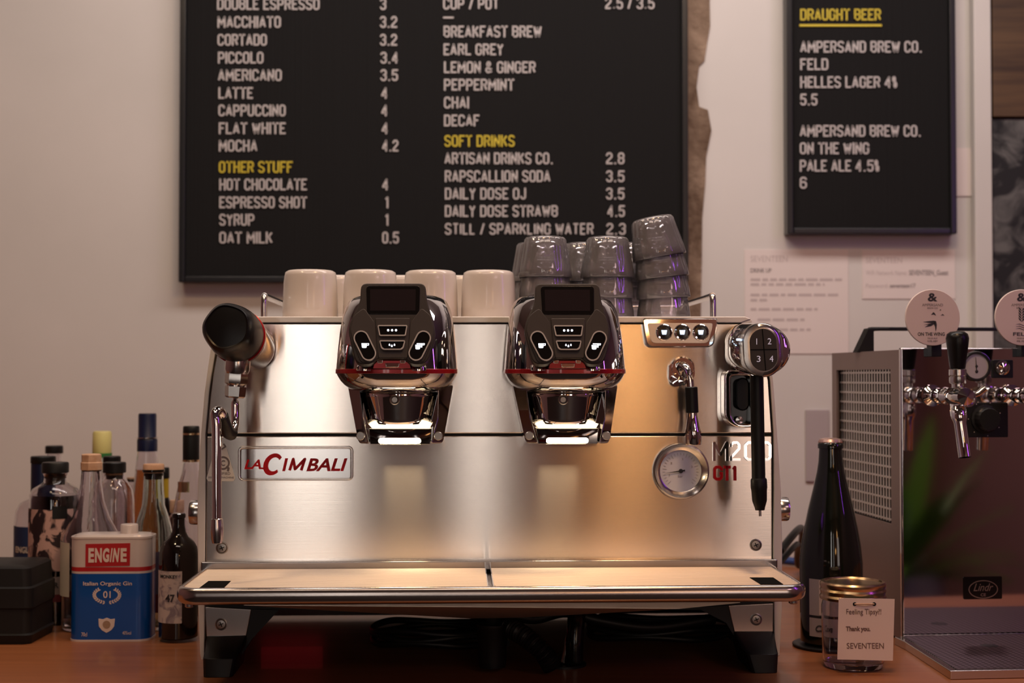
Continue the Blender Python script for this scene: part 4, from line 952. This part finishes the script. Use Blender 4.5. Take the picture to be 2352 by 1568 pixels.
c = (26*2.36/F); wraplabel(t, 57, 12, 40, 1158, 1186, dark_m, 'round_sticker', lift=.0012)
# conical decanter with wooden stopper
t = pbottle(209, 2.30, 'clear conical bottle with a wooden stopper and cream label behind the tin')
glassbody(t, [(62,1446),(66,1420),(66,1245),(62,1225),(42,1188),(30,1150),(24,1110),(22,1080),(22,1072)], glass_m)
solid(t, [(20,1082),(25,1078),(25,1062),(23,1060),(23,1044),(20,1042)], cork_m, 'wooden_stopper', seg=8); wraplabel(t, 66, -65.5, -30, 1240, 1362, cream_m)
# yellow wax bottle at the back
t = pbottle(233, 2.74, 'bottle sealed with pale yellow wax and a green ring, at the back')
solid(t, [(34,1380),(34,1130),(30,1110),(19,1082),(17,1050)], gglass_m, 'bottle_body'); solid(t, [(22,1050),(22.5,1040)], green_m, 'neck_ring'); solid(t, [(21,1040),(21.5,1038),(21,994),(19,990)], ywax_m, 'wax_cap')
# black stoppered jar bottles
t = pbottle(262, 2.42, 'clear broad shouldered bottle with a flat black stopper, right of the conical bottle')
glassbody(t, [(46,1422),(46,1200),(45,1150),(42,1125),(32,1108),(25,1100),(23,1090)], glass_m, liquid=(water_m, .085))
solid(t, [(18,1100),(20,1086)], cork_m, 'cork'); solid(t, [(25,1085),(26,1084),(26,1063),(24,1061)], dark_m, 'stopper')
t = pbottle(256, 2.60, 'bottle with black stopper half hidden behind the broad shouldered bottle')
glassbody(t, [(44,1400),(44,1150),(24,1096),(19,1070),(19,1062)], glass_m); solid(t, [(19.5,1061),(20,1060),(20,1049),(18,1047)], dark_m, 'stopper')
t = pbottle(300, 2.74, 'clear round shouldered bottle of brown spirit between the black and navy capped bottles')
glassbody(t, [(30,1400),(30,1180),(29,1140),(22,1124),(10,1116),(9,1100)], glass_m, liquid=(amber_m, .06)); solid(t, [(8,1106),(9,1096)], cork_m, 'cork')
# tall bottle with navy capsule and amber liquid
t = pbottle(337, 2.66, 'tallest bottle with navy capsule and amber liquid on the left')
glassbody(t, [(38,1385),(38,1250),(37,1190),(33,1140),(27,1085),(23,1045),(22,1035)], glass_m, liquid=(amber_m, zp(1078,2.66)))
solid(t, [(23,1036),(23,1010),(22,1008),(20.5,1006),(20.5,953),(19,949)], navy_m, 'capsule', seg=40)
solid(t, [(23.5,1006),(23.5,1004)], schrome_m, 'capsule_ring')
# greenish bottle with wooden disc stopper
t = pbottle(352, 2.30, 'greenish clear bottle with flat wooden stopper and purple label right of the tin')
glassbody(t, [(44,1436),(46,1420),(46,1260),(44,1225),(36,1190),(26,1160),(23,1120),(22,1085),(25,1083),(25,1078),(22,1076)], gglass_m)
solid(t, [(18,1100),(20,1086)], cork_m, 'cork'); solid(t, [(23,1085),(24,1084),(24,1068),(22,1065)], cork_m, 'wooden_stopper')
wraplabel(t, 46, -44, 44, 1262, 1358, purp_m); wraptext(t, 'K', 46, 2, 16, 1288, 1310, ink_m, off=.04); wraplabel(t, 46, -44, 44, 1358, 1400, dred_m)
# small brown capped bottle with yellow band
t = pbottle(378, 2.72, 'slim bottle with brown cap and yellow neck behind the wooden stopper')
solid(t, [(24,1380),(24,1190),(12,1150),(9,1142)], bglass_m, 'bottle_body'); solid(t, [(9,1143),(9,1098)], mat('yellow_band', (.45,.30,.02), .5), 'neck_band'); solid(t, [(10,1098),(10.5,1096),(10,1076),(9,1073)], dark_m, 'cap')
# black and gold neck bottle
t = pbottle(438, 2.52, 'clear bottle with black and gold neck capsule next to the machine')
glassbody(t, [(40,1405),(41,1380),(41,1210),(39,1170),(30,1120),(20,1085),(17,1062)], glass_m)
solid(t, [(18,1060),(18.5,1058),(19,1056),(19,1000),(18,994)], dark_m, 'capsule'); solid(t, [(19.5,1060),(19.5,1055)], gold_m, 'gold_ring'); solid(t, [(19.5,998),(19.5,994)], gold_m, 'gold_ring')
solid(t, [(18.5,994),(19,993),(18.5,980),(17,978)], dark_m, 'cap'); wraplabel(t, 33, -24, 4, 1104, 1128, gold_m, 'round_medallion')
t = pbottle(405, 2.58, 'clear bottle with low cork stopper just left of the machine')
glassbody(t, [(26,1400),(26,1220),(24,1195),(12,1180),(10,1172)], glass_m); solid(t, [(15,1176),(15,1150),(14,1148)], cork_m, 'cork')
# squat dark bottle with the pale label
t = pbottle(411, 2.20, 'squat dark brown bottle with an ornate pale label in front beside the machine')
solid(t, [(40,1463),(44,1460),(44,1300),(44,1272),(41,1256),(34,1243),(22,1232),(16,1222),(13,1205),(13,1190),(15,1188),(15,1180),(13,1178)], bglass_m, 'bottle_body')
lab_m = noise_col(mat('ornate_label', (.5,.43,.40), .7), (60,60,60), (.27,.22,.25), (.62,.53,.49), .36, .5, 5, 1)
wraplabel(t, 44, -43.5, 17, 1306, 1424, lab_m); wraptext(t, 'MONKEY', 44, -34, 8, 1314, 1322, ink_m); wraptext(t, '47', 44, -20, 2, 1358, 1376, ink_m, off=.03)

# ------------------------------------------------------------------ gin tin
c = G(250, 1473)
ty = R(1.5); TF = Frame((c.x, c.y, 0), ty); T_ = TF.p
tin = thing('gin_tin', TF.loc, ty, 'blue and white rectangular metal gin tin with red ENGINE lettering', 'tin', None)
x0 = T_(156,1400,0).x; x1 = T_(342,1400,0).x; zt = T_(250,1234,0).z; dpt = .062; zr = T_(250,1312,0).z; zr2 = T_(250,1321,0).z; zw = T_(250,1324.5,0).z
tb = mat('tin_blue', (.003,.085,.38), .3, .2, coat=.4); tw = mat('tin_white', (.66,.57,.54), .3, .1, coat=.4); tr = mat('tin_red', (.48,.018,.022), .3, .1, coat=.4)
def tsec(z, q=0): return [Vector((x, y, z)) for x, y in rrect2(x0+q, x1-q, q, dpt-q, .020, 8)]
mb = MB(); mb.m = 0; mb.loft([tsec(.002), tsec(zr-.0035)], False, False)
mb.m = 1; mb.loft([tsec(zr-.0035), tsec(zr)], False, False); mb.m = 2; mb.loft([tsec(zr), tsec(zr+.0065)], False, False); mb.m = 1; mb.loft([tsec(zr+.0065), tsec(zt-.002)], False, True)
mb.m = 0; mb.loft([tsec(.002)], True, False) if False else None
mb.build('tin_body', [tb, tw, tr], tin, smooth=40)
mb = MB(); mb.ringprism(tsec(0,-.0008), tsec(0,.002), (0,0,.003)); mb.build('rim', tw, tin, smooth=40); mb = MB(); mb.ringprism(tsec(zt-.0025,-.0006), tsec(zt-.0025,.0022), (0,0,.003))
mb.build('rim', tw, tin, smooth=40)
MB().loft([tsec(zt-.001,.004), tsec(zt+.003,.006), tsec(zt+.0035,.010)]).build('lid_panel', tw, tin, smooth=40)
a = T_(297,1225,.03); hz = T_(297,1203,.03).z
MB().lathe([(.0135,zt+.002),(.0135,hz-.0015),(.0125,hz),(.0001,hz)], (a.x,.03,0), seg=36, rmod=lambda a, k: 1+.015*math.cos(24*a)).build('screw_cap', tw, tin, smooth=40)
def tpoly(pts, m, name, d=.0008, par=None):
    return MB().prism([T_(x, y, -d) for x, y in pts], OFF(d*.9)).build(name, m, par or tin, smooth=0)
tpoly([(196.5,1249),(299,1247),(298,1299),(196,1301.5)], tr, 'logo_panel')
ctx_m = mat('tin_lettering', (.74,.62,.56), .5)
p = T_(203,1291,-.0010)
mb = MB(); lines_adv = []
for s, xa, xb, shear in (('E',203,216,0),('N',218,234,0),('G',236,251,0.05),('I',252,259,.35),('N',258,275,.25),('E',277,291,0)):
    q0_ = T_(xa,1291.5-(xa-203)*.02,-.0010); q1_ = T_(xb,1258.5,-.0010); mb.text(s, q0_, (1,0,0), (0,0,1), q1_.x-q0_.x, q1_.z-q0_.z, .0006, offset=.045, shear=shear)
mb.build('lettering', ctx_m, tin, smooth=0)
def ttext(s, xa, xb, ya, yb, off=.01):
    q0_ = T_(xa,yb,-.0006); q1_ = T_(xb,ya,-.0006); MB().text(s, q0_, (1,0,0), (0,0,1), q1_.x-q0_.x, q1_.z-q0_.z, .0004, offset=off).build('lettering', ctx_m, tin, smooth=0)
ttext('Italian Organic Gin', 191, 303, 1335, 1347); ttext('01', 237, 254, 1357, 1373); ttext('70cl', 187, 200, 1452, 1461, 0); ttext('40%vol', 281, 301, 1449, 1457, 0)
mb = MB()                                   # laurel wreath
for sgn in (-1, 1):
    for i in range(11):
        a = R(-80 + i*12.5); cx, cy = 245.5 + sgn*29*math.cos(a), 1367 - 17*math.sin(a)*1.0
        for s2 in (-1, 1):
            ta = a + math.pi/2 + s2*.7; ux, uy = sgn*math.cos(ta), -math.sin(ta)
            tip = (cx+ux*6.5, cy+uy*6.5); nx, ny = -uy*1.9, ux*1.9; md = (cx+ux*3, cy+uy*3)
            mb.prism([T_(x, y, -.0006) for x, y in ((cx,cy),(md[0]+nx,md[1]+ny),tip,(md[0]-nx,md[1]-ny))], OFF(.0004))
mb.build('laurel_wreath', ctx_m, tin, smooth=0)
sh = rnd([(226,1420),(236,1422),(245,1418),(254,1422),(264,1420),(262,1438),(255,1447),(244.5,1453),(234,1447),(227,1438)], 2)
s_ = tpoly(sh, ctx_m, 'shield')
tpoly(circ(244.5,1434,9,16), mat('shield_centre', (.36,.24,.16), .5), 'shield_emblem', .0012)

# ------------------------------------------------------------------ right of the machine
c = G(1910, 1484); D = c.y + 2
t = thing('coaster', (c.x, c.y, 0), 0, 'black round rubber coaster under the dark wine bottle', 'coaster')
MB().lathe([(.0001,0),(.056,0),(.058,.002),(.058,.004),(.055,.0055),(.050,.0045),(.0001,.0045)], seg=56).build('mat', rubber_m, t)
t = thing('wine_bottle', (c.x, c.y, .0048), 0, 'tall dark green sparkling wine bottle with crown cap on black coaster', 'bottle'); t['D'] = D
def zq(py): return W(1176, py, D-2).z - .0048
wb_ = [(69,1478),(70,1470),(71,1330),(71,1290),(67,1250),(60,1210),(52,1170),(41,1125),(32,1085),(28,1060),(26,1030),(29,1029),(29.5,1020),(27,1016),(24,1014)]
MB().lathe([(.0001,.001),(.038,0)] + [(r*D/F, max(zq(py), .004)) for r, py in wb_] + [(.0001, zq(1014))], seg=56).build('bottle_body', dglass_m, t, smooth=60)
plab(MB().lathe([(25.5*D/F, zq(1019)),(27*D/F, zq(1014)),(24*D/F, zq(1008)),(14*D/F, zq(1005.5)),(.0001, zq(1005))], seg=42, rmod=lambda a, k: 1+(.04*math.cos(21*a) if k < 2 else 0)).build('crown_cap', mat('cap_rose', (.75,.5,.42), .3, .8), t), 'pinkish gold crown cap')
def zp2(py, D_): return W(1176, py, D_-2).z - .0048
_zp = zp; zp = zp2
wl_m = mat('wine_label', (.34,.29,.30), .6); 
wraplabel(t, 71, -58, 40, 1322, 1404, wl_m); wraplabel(t, 71, -58, 40, 1410, 1452, wl_m); plab(wraplabel(t, 71, -40, -26, 1324, 1402, mat('label_stripe', (.62,.50,.47), .6), 'label_stripe', lift=.0012), 'pale vertical stripe'); wraptext(t, 'Cava', 71, -48, -18, 1425, 1440, ink_m, shear=.3)
zp = _zp
# kilner jar
c = G(1960, 1531); D = c.y + 2.0
t = thing('tip_jar', (c.x, c.y, 0), 0, 'glass tip jar with gold screw lid and a hanging paper tag', 'jar'); t['D'] = D
def zj(py): return max(0.0005, W(1176, py, D-2).z)
k = D/F
o_ = [(.0001,.002),(50*k,.0),(64*k,.002),(69*k,.010),(70*k, zj(1480)),(71*k, zj(1400)),(71*k, zj(1390)),(68*k, zj(1378)),(66*k, zj(1366)),(66*k, zj(1336))]
i_ = [(.0001,.008),(50*k,.008),(64*k,.010),(66*k,.016),(67*k, zj(1480)),(68*k, zj(1400)),(68*k, zj(1390)),(65*k, zj(1378)),(63*k, zj(1366)),(63*k, zj(1336))]
MB().lathe(o_ + list(reversed(i_)), seg=56).build('glass_body', glass_m, t, smooth=50)
MB().lathe([(68*k, zj(1375)),(74*k, zj(1374)),(75*k, zj(1368)),(72*k, zj(1363)),(72.5*k, zj(1359)),(74.5*k, zj(1354)),(72*k, zj(1349)),(74*k, zj(1344)),(74*k, zj(1338)),(71*k, zj(1334)),(65*k, zj(1333)),(63*k, zj(1336)),(.0001, zj(1336))], seg=64).build('screw_lid', gold_m, t, smooth=30)
yc = c.y - 72*k - .004
JF = Frame((c.x, c.y, 0), 0)
def J(px, py, d=0): return JF.p(px, py, -72*k-.004-d)
card = MB().prism([J(x, y) for x, y in ((1926.5,1373),(2055,1375.5),(2051,1517),(1923.5,1514))], OFF(.0006)).build('paper_tag', card_m, t, smooth=0)
brown_m = mat('brown_ink', (.16,.09,.08), .7)
for s, xa, xb, ya, yb, off in (('Feeling Tipsy?!',1944,2024,1398,1414,0),('Thank you.',1943,1999,1438,1452,.03),('SEVENTEEN',1945,2030,1476,1489,0)):
    p = J(xa, yb, .0002); q = J(xb, ya, .0002); MB().text(s, p, (1,0,0), (0,0,1), q.x-p.x, q.z-p.z, .0003, offset=off).build('lettering', brown_m, card, smooth=0)
for x in (1963, 2008): MB().lathe([(.0026,0),(.0026,.0004),(.0001,.0004)], J(x, 1387, .0001), (0,-1,0), 16).build('punched_hole', dark_m, card)
MB().tube([J(1963,1387,.001), J(1985,1386.5,.0022), J(2008,1387,.001)], .0009, 8).build('string', cork_m, card)
# cables and black plug behind
rb2 = mat('blue_cable', (.02,.05,.20), .4)
cable('blue_cable', [Vector((.50,1.10,.02)), Vector((.58,1.06,.012)), Vector((.67,1.02,.010)), Vector((.78,1.08,.012))], .0085, rb2, 'blue cable lying at the wall right of the machine')
cable('black_cable', [Vector((.47,.50,.10)), Vector((.52,.60,.125)), Vector((.57,.80,.10)), Vector((.60,.95,.02)), Vector((.66,1.02,.02))], .007, rubber_m, 'black cable arching down behind the machine, upper of the pair')
cable('black_cable', [Vector((.47,.52,.075)), Vector((.52,.62,.095)), Vector((.56,.80,.07)), Vector((.585,.92,.02)), Vector((.62,.98,.012))], .006, rubber_m, 'black cable arching down behind the machine, lower of the pair')
a = G(1975,1262,.0095); b = G(2075,1310,.0095)
cable('black_cable', [Vector((.66,1.0,.0095)), a.lerp(b,-.3), a, b, b+(b-a)*.8], .009, rubber_m, 'thick black cable running forward from the wall behind the wine bottle')
e = W(1985,1205,WY-.07)
t = thing('power_plug', e, 0, 'black plug on the wall behind the wine bottle', 'plug'); 
MB().loft([[Vector((x, y, z)) for x, y in rrect2(-q, q, -.01, .069, .012, 4)] for z, q in ((-.045,.022),(-.03,.034),(.02,.036),(.04,.022))]).build('plug_body', rubber_m, t, smooth=30)
struct(MB().box(W(1850,1000,WY-.004).x, W(1905,1000,WY-.004).x, WY-.005, WY, W(1850,1106,WY).z, W(1850,940,WY).z).build('trim_3', mat('socket_plate', (.42,.36,.36), .5), smooth=0, bevel=.002))

# ------------------------------------------------------------------ beer cooler
c = G(2084, 1478); DY = R(5.5)
DF = Frame((c.x, c.y, 0), DY); A_ = DF.p
cool = thing('beer_cooler', DF.loc, DY, 'polished steel countertop beer cooler with taps on the right', 'beer dispenser')
ztop = A_(2070,798,0).z; Wd = .42; dep = .34; yb = .012
mirror_m = mat('mirror_steel', (.62,.58,.60), .05, 1, bump=((4,4,4), .08, .002))
x0 = A_(2070,1000,0).x
cs_m = mat('cooler_side', (.24,.17,.155), .40, .55)
MB().box(x0, Wd, 0, .010, .004, ztop).build('front_plate', mirror_m, cool, smooth=0, bevel=.0028)
def CX(px, py): return DF.px(px, py, x0+.004)
g0, g1 = CX(1921,849.6), CX(2045,845); g2_, g3 = CX(1947,1177), CX(2045,1200)
# side as a frame round the grille opening
zt0 = g0.z; zb0 = (g2_.z+g3.z)/2; ya, yb_ = g1.y, g0.y; xs = x0+.004
mb = MB(); T0 = ztop-.003
for q in ((.010, ya, .004, T0), (yb_, dep, .004, T0), (ya, yb_, zt0, T0), (ya, yb_, .004, zb0)): mb.box(xs, xs+.004, q[0], q[1], q[2], q[3])
mb.box(xs+.004, Wd-.003, .010, dep, T0-.004, T0); mb.box(xs+.004, Wd-.003, dep-.004, dep, .004, T0-.004); mb.box(xs+.004, Wd-.003, .010, dep-.004, .004, .008); mb.box(Wd-.007, Wd-.003, .010, dep-.004, .008, T0-.004)
mb.build('casing', cs_m, cool, smooth=0)
wire_m = mat('grille_wire', (.52,.48,.46), .3, .8)
MB().box(xs+.022, xs+.024, ya-.01, yb_+.01, zb0-.01, zt0+.01).build('condenser', mat('condenser_black', (.05,.042,.042), .5), cool, smooth=0)
mb = MB(); nv = 21
for i in range(nv):
    y = ya+.004 + (yb_-ya-.008)*i/(nv-1); mb.box(xs+.008, xs+.013, y-.0030, y+.0030, zb0, zt0)
for i in range(15):
    z = zb0+.005 + (zt0-zb0-.01)*i/14; mb.box(xs+.006, xs+.008, ya, yb_, z-.0016, z+.0016)
mb.build('grille', wire_m, cool, smooth=0)
# drip tray of the cooler
a = DF.pz(2080,1491,.001); b = DF.pz(2183,1559,.001)
tray = [Vector((a.x, -.004, 0)), Vector((a.x, a.y, 0)), Vector((b.x, b.y, 0)), Vector((Wd-.03, b.y, 0)), Vector((Wd, a.y, 0)), Vector((Wd, -.004, 0))]
perf_m = mat('perforated_steel', (.3,.28,.3), .28, 1)
nt = perf_m.node_tree; bs = nt.nodes['Principled BSDF']
tc = nt.nodes.new('ShaderNodeTexCoord'); mp = nt.nodes.new('ShaderNodeMapping'); mp.inputs['Scale'].default_value = (110,110,1); vo = nt.nodes.new('ShaderNodeTexVoronoi'); vo.inputs['Randomness'].default_value = 0; vo.inputs['Scale'].default_value = 1
vo.voronoi_dimensions = '2D'
cr = nt.nodes.new('ShaderNodeValToRGB'); cr.color_ramp.elements[0].position = .26; cr.color_ramp.elements[0].color = (.02,.02,.02,1); cr.color_ramp.elements[1].position = .32; cr.color_ramp.elements[1].color = (.30,.27,.30,1)
nt.links.new(tc.outputs['Object'], mp.inputs[0]); nt.links.new(mp.outputs[0], vo.inputs['Vector']); nt.links.new(vo.outputs['Distance'], cr.inputs[0]); nt.links.new(cr.outputs[0], bs.inputs['Base Color'])
tro = MB().prism(tray, (0,0,.012)).build('drip_tray', schrome_m, cool, smooth=0, bevel=.0012)
cen = Vector((.2, -.12, 0)); MB().prism([cen + (v-cen)*.955 + Vector((0,0,.0122)) for v in tray], (0,0,.0008)).build('perforated_plate', perf_m, tro, smooth=0)
a = DF.pz(2272,1482,.013); MB().lathe([(.013,0),(.0001,.0003)], (a.x, a.y, .0131), seg=32).build('drain_hole', dark_m, tro)
# gauge, thermostat, indicator, badge
kd = (2.17)/F
c = A_(2241,841,-.0005); g = MB().lathe([(35*kd,0),(35*kd,.004),(33*kd,.006),(29*kd,.006),(28*kd,.0035)], c, (0,-1,0), 44).build('pressure_gauge', mat('gauge_rim', (.02,.02,.02), .25), cool)
MB().lathe([(28.3*kd,.0032),(.0001,.0034)], c, (0,-1,0), 36).build('dial', mat('gauge_dial', (.50,.47,.48), .4), g)
mb = MB(); b = c+OFF(-.0038); mb.prism([b+Vector((-.0009,0,-.008)), b+Vector((.0009,0,-.008)), b+Vector((-.0012,0,.014)), b+Vector((-.0018,0,.014))], OFF(-.0004)); mb.lathe([(.0022,0),(.0001,.001)], b, (0,-1,0), 12)
mb.lathe([(.0026,0),(.0001,.001)], b+Vector((0,0,-.008)), (0,-1,0), 12); mb.build('needle', ink_m, g)
def drr(px0, px1, py0, py1, d, m, name, par=None, bev=.001, r=.002):
    p = A_(px0, py1, -.0005); q = A_(px1, py0, -.0005); return MB().prism([Vector((x, -d, z_)) for x, z_ in rrect2(p.x, q.x, p.z, q.z, r)], OFF(d-.0002)).build(name, m, par or cool, smooth=0, bevel=bev)
sw = drr(2279,2325,826,868,.004, dark_m, 'indicator_plate'); c = A_(2302,844,-.004); MB().lathe([(.0115,0),(.0115,.002),(.0095,.003),(.0088,.001),(.0070,.004),(.0001,.0055)], c, (0,-1,0), 30).build('indicator_button', chrome_m, sw)
th_ = drr(2214,2312,924,1004,.006, rubber_m, 'thermostat', bev=.0015); c = A_(2262,962,-.006); plab(MB().lathe([(.022,0),(.022,.003),(.0185,.004),(.0175,.016),(.016,.018),(.0001,.018)], c, (0,-1,0), 72, rmod=lambda a, k: 1+.015*math.cos(18*a)).build('dial_knob', rubber_m, th_), 'black rotary dial')
mb = MB()
for i in range(7): a = R(200+i*50-20); mb.lathe([(.0009,0),(.0001,.0004)], c+Vector((.026*math.cos(a),0,.026*math.sin(a))), (0,-1,0), 8)
mb.build('scale_marks', inkf_m, th_)
bg = drr(2213,2301,1323,1376,.0012, bezel_m, 'maker_badge', bev=0)
c = A_(2258,1353,-.0014); N_ = 40
ell = lambda a_, b_, d: [c + Vector((a_*kd*math.cos(2*math.pi*i/N_), -d, b_*kd*math.sin(2*math.pi*i/N_))) for i in range(N_)]
MB().ringprism(ell(35,21,.001), ell(33,19,.001), OFF(.001)).build('oval_ring', schrome_m, bg)
p = A_(2236,1357,-.0015); q = A_(2281,1339,-.0015); MB().text('Lindr', p, (1,0,0), (0,0,1), q.x-p.x, q.z-p.z, .0006, shear=.4).build('lettering', schrome_m, bg, smooth=0)
p = A_(2252,1369,-.0015); q = A_(2264,1362,-.0015); MB().text('CE', p, (1,0,0), (0,0,1), q.x-p.x, q.z-p.z, .0006, offset=.02).build('lettering', schrome_m, bg, smooth=0)
# tap
tap = bpy.data.objects.new('beer_tap', None); COL.objects.link(tap); tap.parent = cool; m0_ = A_(2140,908,0); tap.location = (m0_.x, 0, 0)
def B(px, py, ly): v = A_(px, py, ly); return Vector((v.x-m0_.x, v.y, v.z))
az = m0_.z
mb = MB(); mb.lathe([(.0001,0),(.016,0),(.0165,.004),(.012,.007),(.0085,.010),(.0085,.020),(.0115,.022),(.0125,.028),(.0115,.034),(.009,.036),(.009,.046),(.0125,.049),(.0135,.056),(.0125,.062),(.0095,.066),(.0095,.074),(.0135,.078),(.0150,.088),(.0150,.112),(.0125,.126),(.0001,.132)], (0,0,az), (0,-1,0), 36)
mb.build('tap_body', chrome_m, tap, smooth=40)
mb = MB(); mb.lathe([(.0085,0),(.0085,.010),(.0115,.011),(.0122,.014),(.0122,.020),(.0108,.021),(.0125,.023),(.0125,.031),(.0095,.033),(.006,.036),(.0055,.056),(.0001,.056)], (0,-.098,az+.008), (0,0,1), 28).build('tap_neck', schrome_m, tap, smooth=40)
hz0 = B(2195,846,-.098).z; hz1 = B(2195,760,-.098).z; hh = hz1-hz0
MB().lathe([(.0001,0),(.0108,0),(.0112,.002),(.0135,hh*.35),(.0155,hh*.62),(.0165,hh*.80),(.0150,hh*.92),(.010,hh*.985),(.0001,hh)], (0,-.098,hz0), (0,0,1), 36).build('tap_handle', knob_m, tap, smooth=60)
a = Vector((0,-.094,az-.006)); b = Vector((.004,-.112,B(2205,1050,-.11).z)); l = (b-a).length
MB().lathe([(.0105,0),(.0105,.012),(.0118,.014),(.0118,.026),(.0105,.030),(.0092,.034),(.0092,l),(.0075,l),(.0075,l-.01),(.0001,l-.01)], a, b-a, 28).build('spout', chrome_m, tap, smooth=40)
c = Vector((.010,-.112,az-.003)); MB().lathe([(.0001,-.008),(.0125,-.008),(.0125,.002),(.0115,.004),(.0090,.004),(.0085,.002),(.006,.003),(.0001,.003)], c, Vector((.45,-1,0)), 28).build('flow_screw', schrome_m, tap, smooth=40)
MB().tube([Vector((.014,-.10,az-.002)), Vector((.030,-.10,az+.004)), Vector((.040,-.10,az+.012))], [.0035,.0045,.005], 12).build('flow_lever', chrome_m, tap, smooth=60)
t2 = dup(tap, cool); t2.location = (A_(2322,908,0).x, 0, 0)
# round tap badges
bad_m = mat('badge_card', (.70,.58,.54), .6)
def lens(cx, cy, r, name2):
    ly = -.02; c = A_(cx, cy, ly); rr_ = r*(2.17+ly)/F; k = (2.17+ly)/F
    o = MB().lathe([(.0001,-.003),(rr_*.98,-.003),(rr_,-.002),(rr_,.0),(rr_*.985,.001),(.0001,.001)], c, (0,-1,0), 64).build('tap_badge', bad_m, cool, smooth=40)
    def bt(s, dx0, dx1, dy0, dy1, off=.02, m=ink_m):
        p = A_(cx+dx0, cy+dy1, ly-.0011); q = A_(cx+dx1, cy+dy0, ly-.0011); MB().text(s, p, (1,0,0), (0,0,1), q.x-p.x, q.z-p.z, .0002, offset=off).build('lettering', m, o, smooth=0)
    bt('&', -11, 11, -56, -37, .03); bt('AMPERSAND', -24, 24, -32, -26, 0, inkg_m); bt('BREW CO', -12, 12, -23.5, -20, 0, inkg_m); bt(name2, -34 if len(name2) > 5 else -20, 28 if len(name2) > 5 else 20, 34, 42, .02)
    bt('PALE ALE' if len(name2) > 5 else 'HELLES LAGER', -11, 11, 46, 49, 0, inkg_m); bt('4.5% ABV' if len(name2) > 5 else '4% ABV', -12, 12, 52, 56, 0, inkg_m)
    mb = MB()
    def bp_(pts, s=1, ox=0, oy=0): mb.prism([A_(cx+ox+x*s, cy+oy+y*s, ly-.0013) for x, y in pts], OFF(.0003))
    if len(name2) > 5:
        sw_ = [[(-22,-2),(-8,-4),(2,-5),(8,-1),(6,4),(-2,1),(-10,0)], [(2,-5),(8,-4),(10,4),(9,14),(7,20),(6,10),(3,3)], [(-2,1),(4,3),(-4,8),(-18,10),(-10,5)], [(-20,5),(-8,2),(0,1),(-6,4)]]
        for q in sw_: bp_(q, 1, 0, 12)
        bp_([(-6,2),(0,-5),(3,-3),(7,4),(1,1)], .9, 2, -8); bp_([(-5,2),(2,-3),(8,2),(1,1)], .7, 22, -6); bp_([(-3,1),(1,-4),(3,1)], .6, 18, -17)
    else:
        for i in range(5):
            for s in (-1, 1): bp_([(0,0),(s*6,-5),(s*8,-11),(s*2,-6)], 1, 0, 10-i*6)
        for i in range(3): bp_([(-14,0),(-5,-2),(5,2),(14,0),(5,3.5),(-5,-.5)], 1, 0, 16+i*5)
    mb.build('emblem', ink_m, o, smooth=0)
    a2 = A_(cx, cy+r-4, 0); MB().box(a2.x-.008, a2.x+.008, -.016, .004, ztop-.014, ztop+.012).build('badge_mount', dark_m, cool, smooth=0, bevel=.001)
lens(2142, 729, 65, 'ON THE WING'); lens(2347, 729, 65, 'FELD')
# black carrying handle on top
ha = A_(1990,755,.20); hb = A_(2290,731,.20)
mb = MB(); pz_ = ztop; x_ = A_(1972,800,.20).x
mb.prism([Vector((x_-.006,.192,pz_-.004)), Vector((x_+.024,.192,pz_-.004)), Vector((x_+.024,.192,ha.z-.004)), Vector((x_+.05,.192,ha.z-.002)), Vector((x_+.05,.192,ha.z+.002)), Vector((x_+.014,.192,ha.z+.001))], OFF(.022))
mb.box(x_+.02, Wd-.02, .194, .212, ha.z-.003, ha.z+.003); mb.box(Wd-.04, Wd-.02, .194, .212, pz_-.004, ha.z)
mb.build('carrying_handle', rubber_m, cool, smooth=0, bevel=.0015)
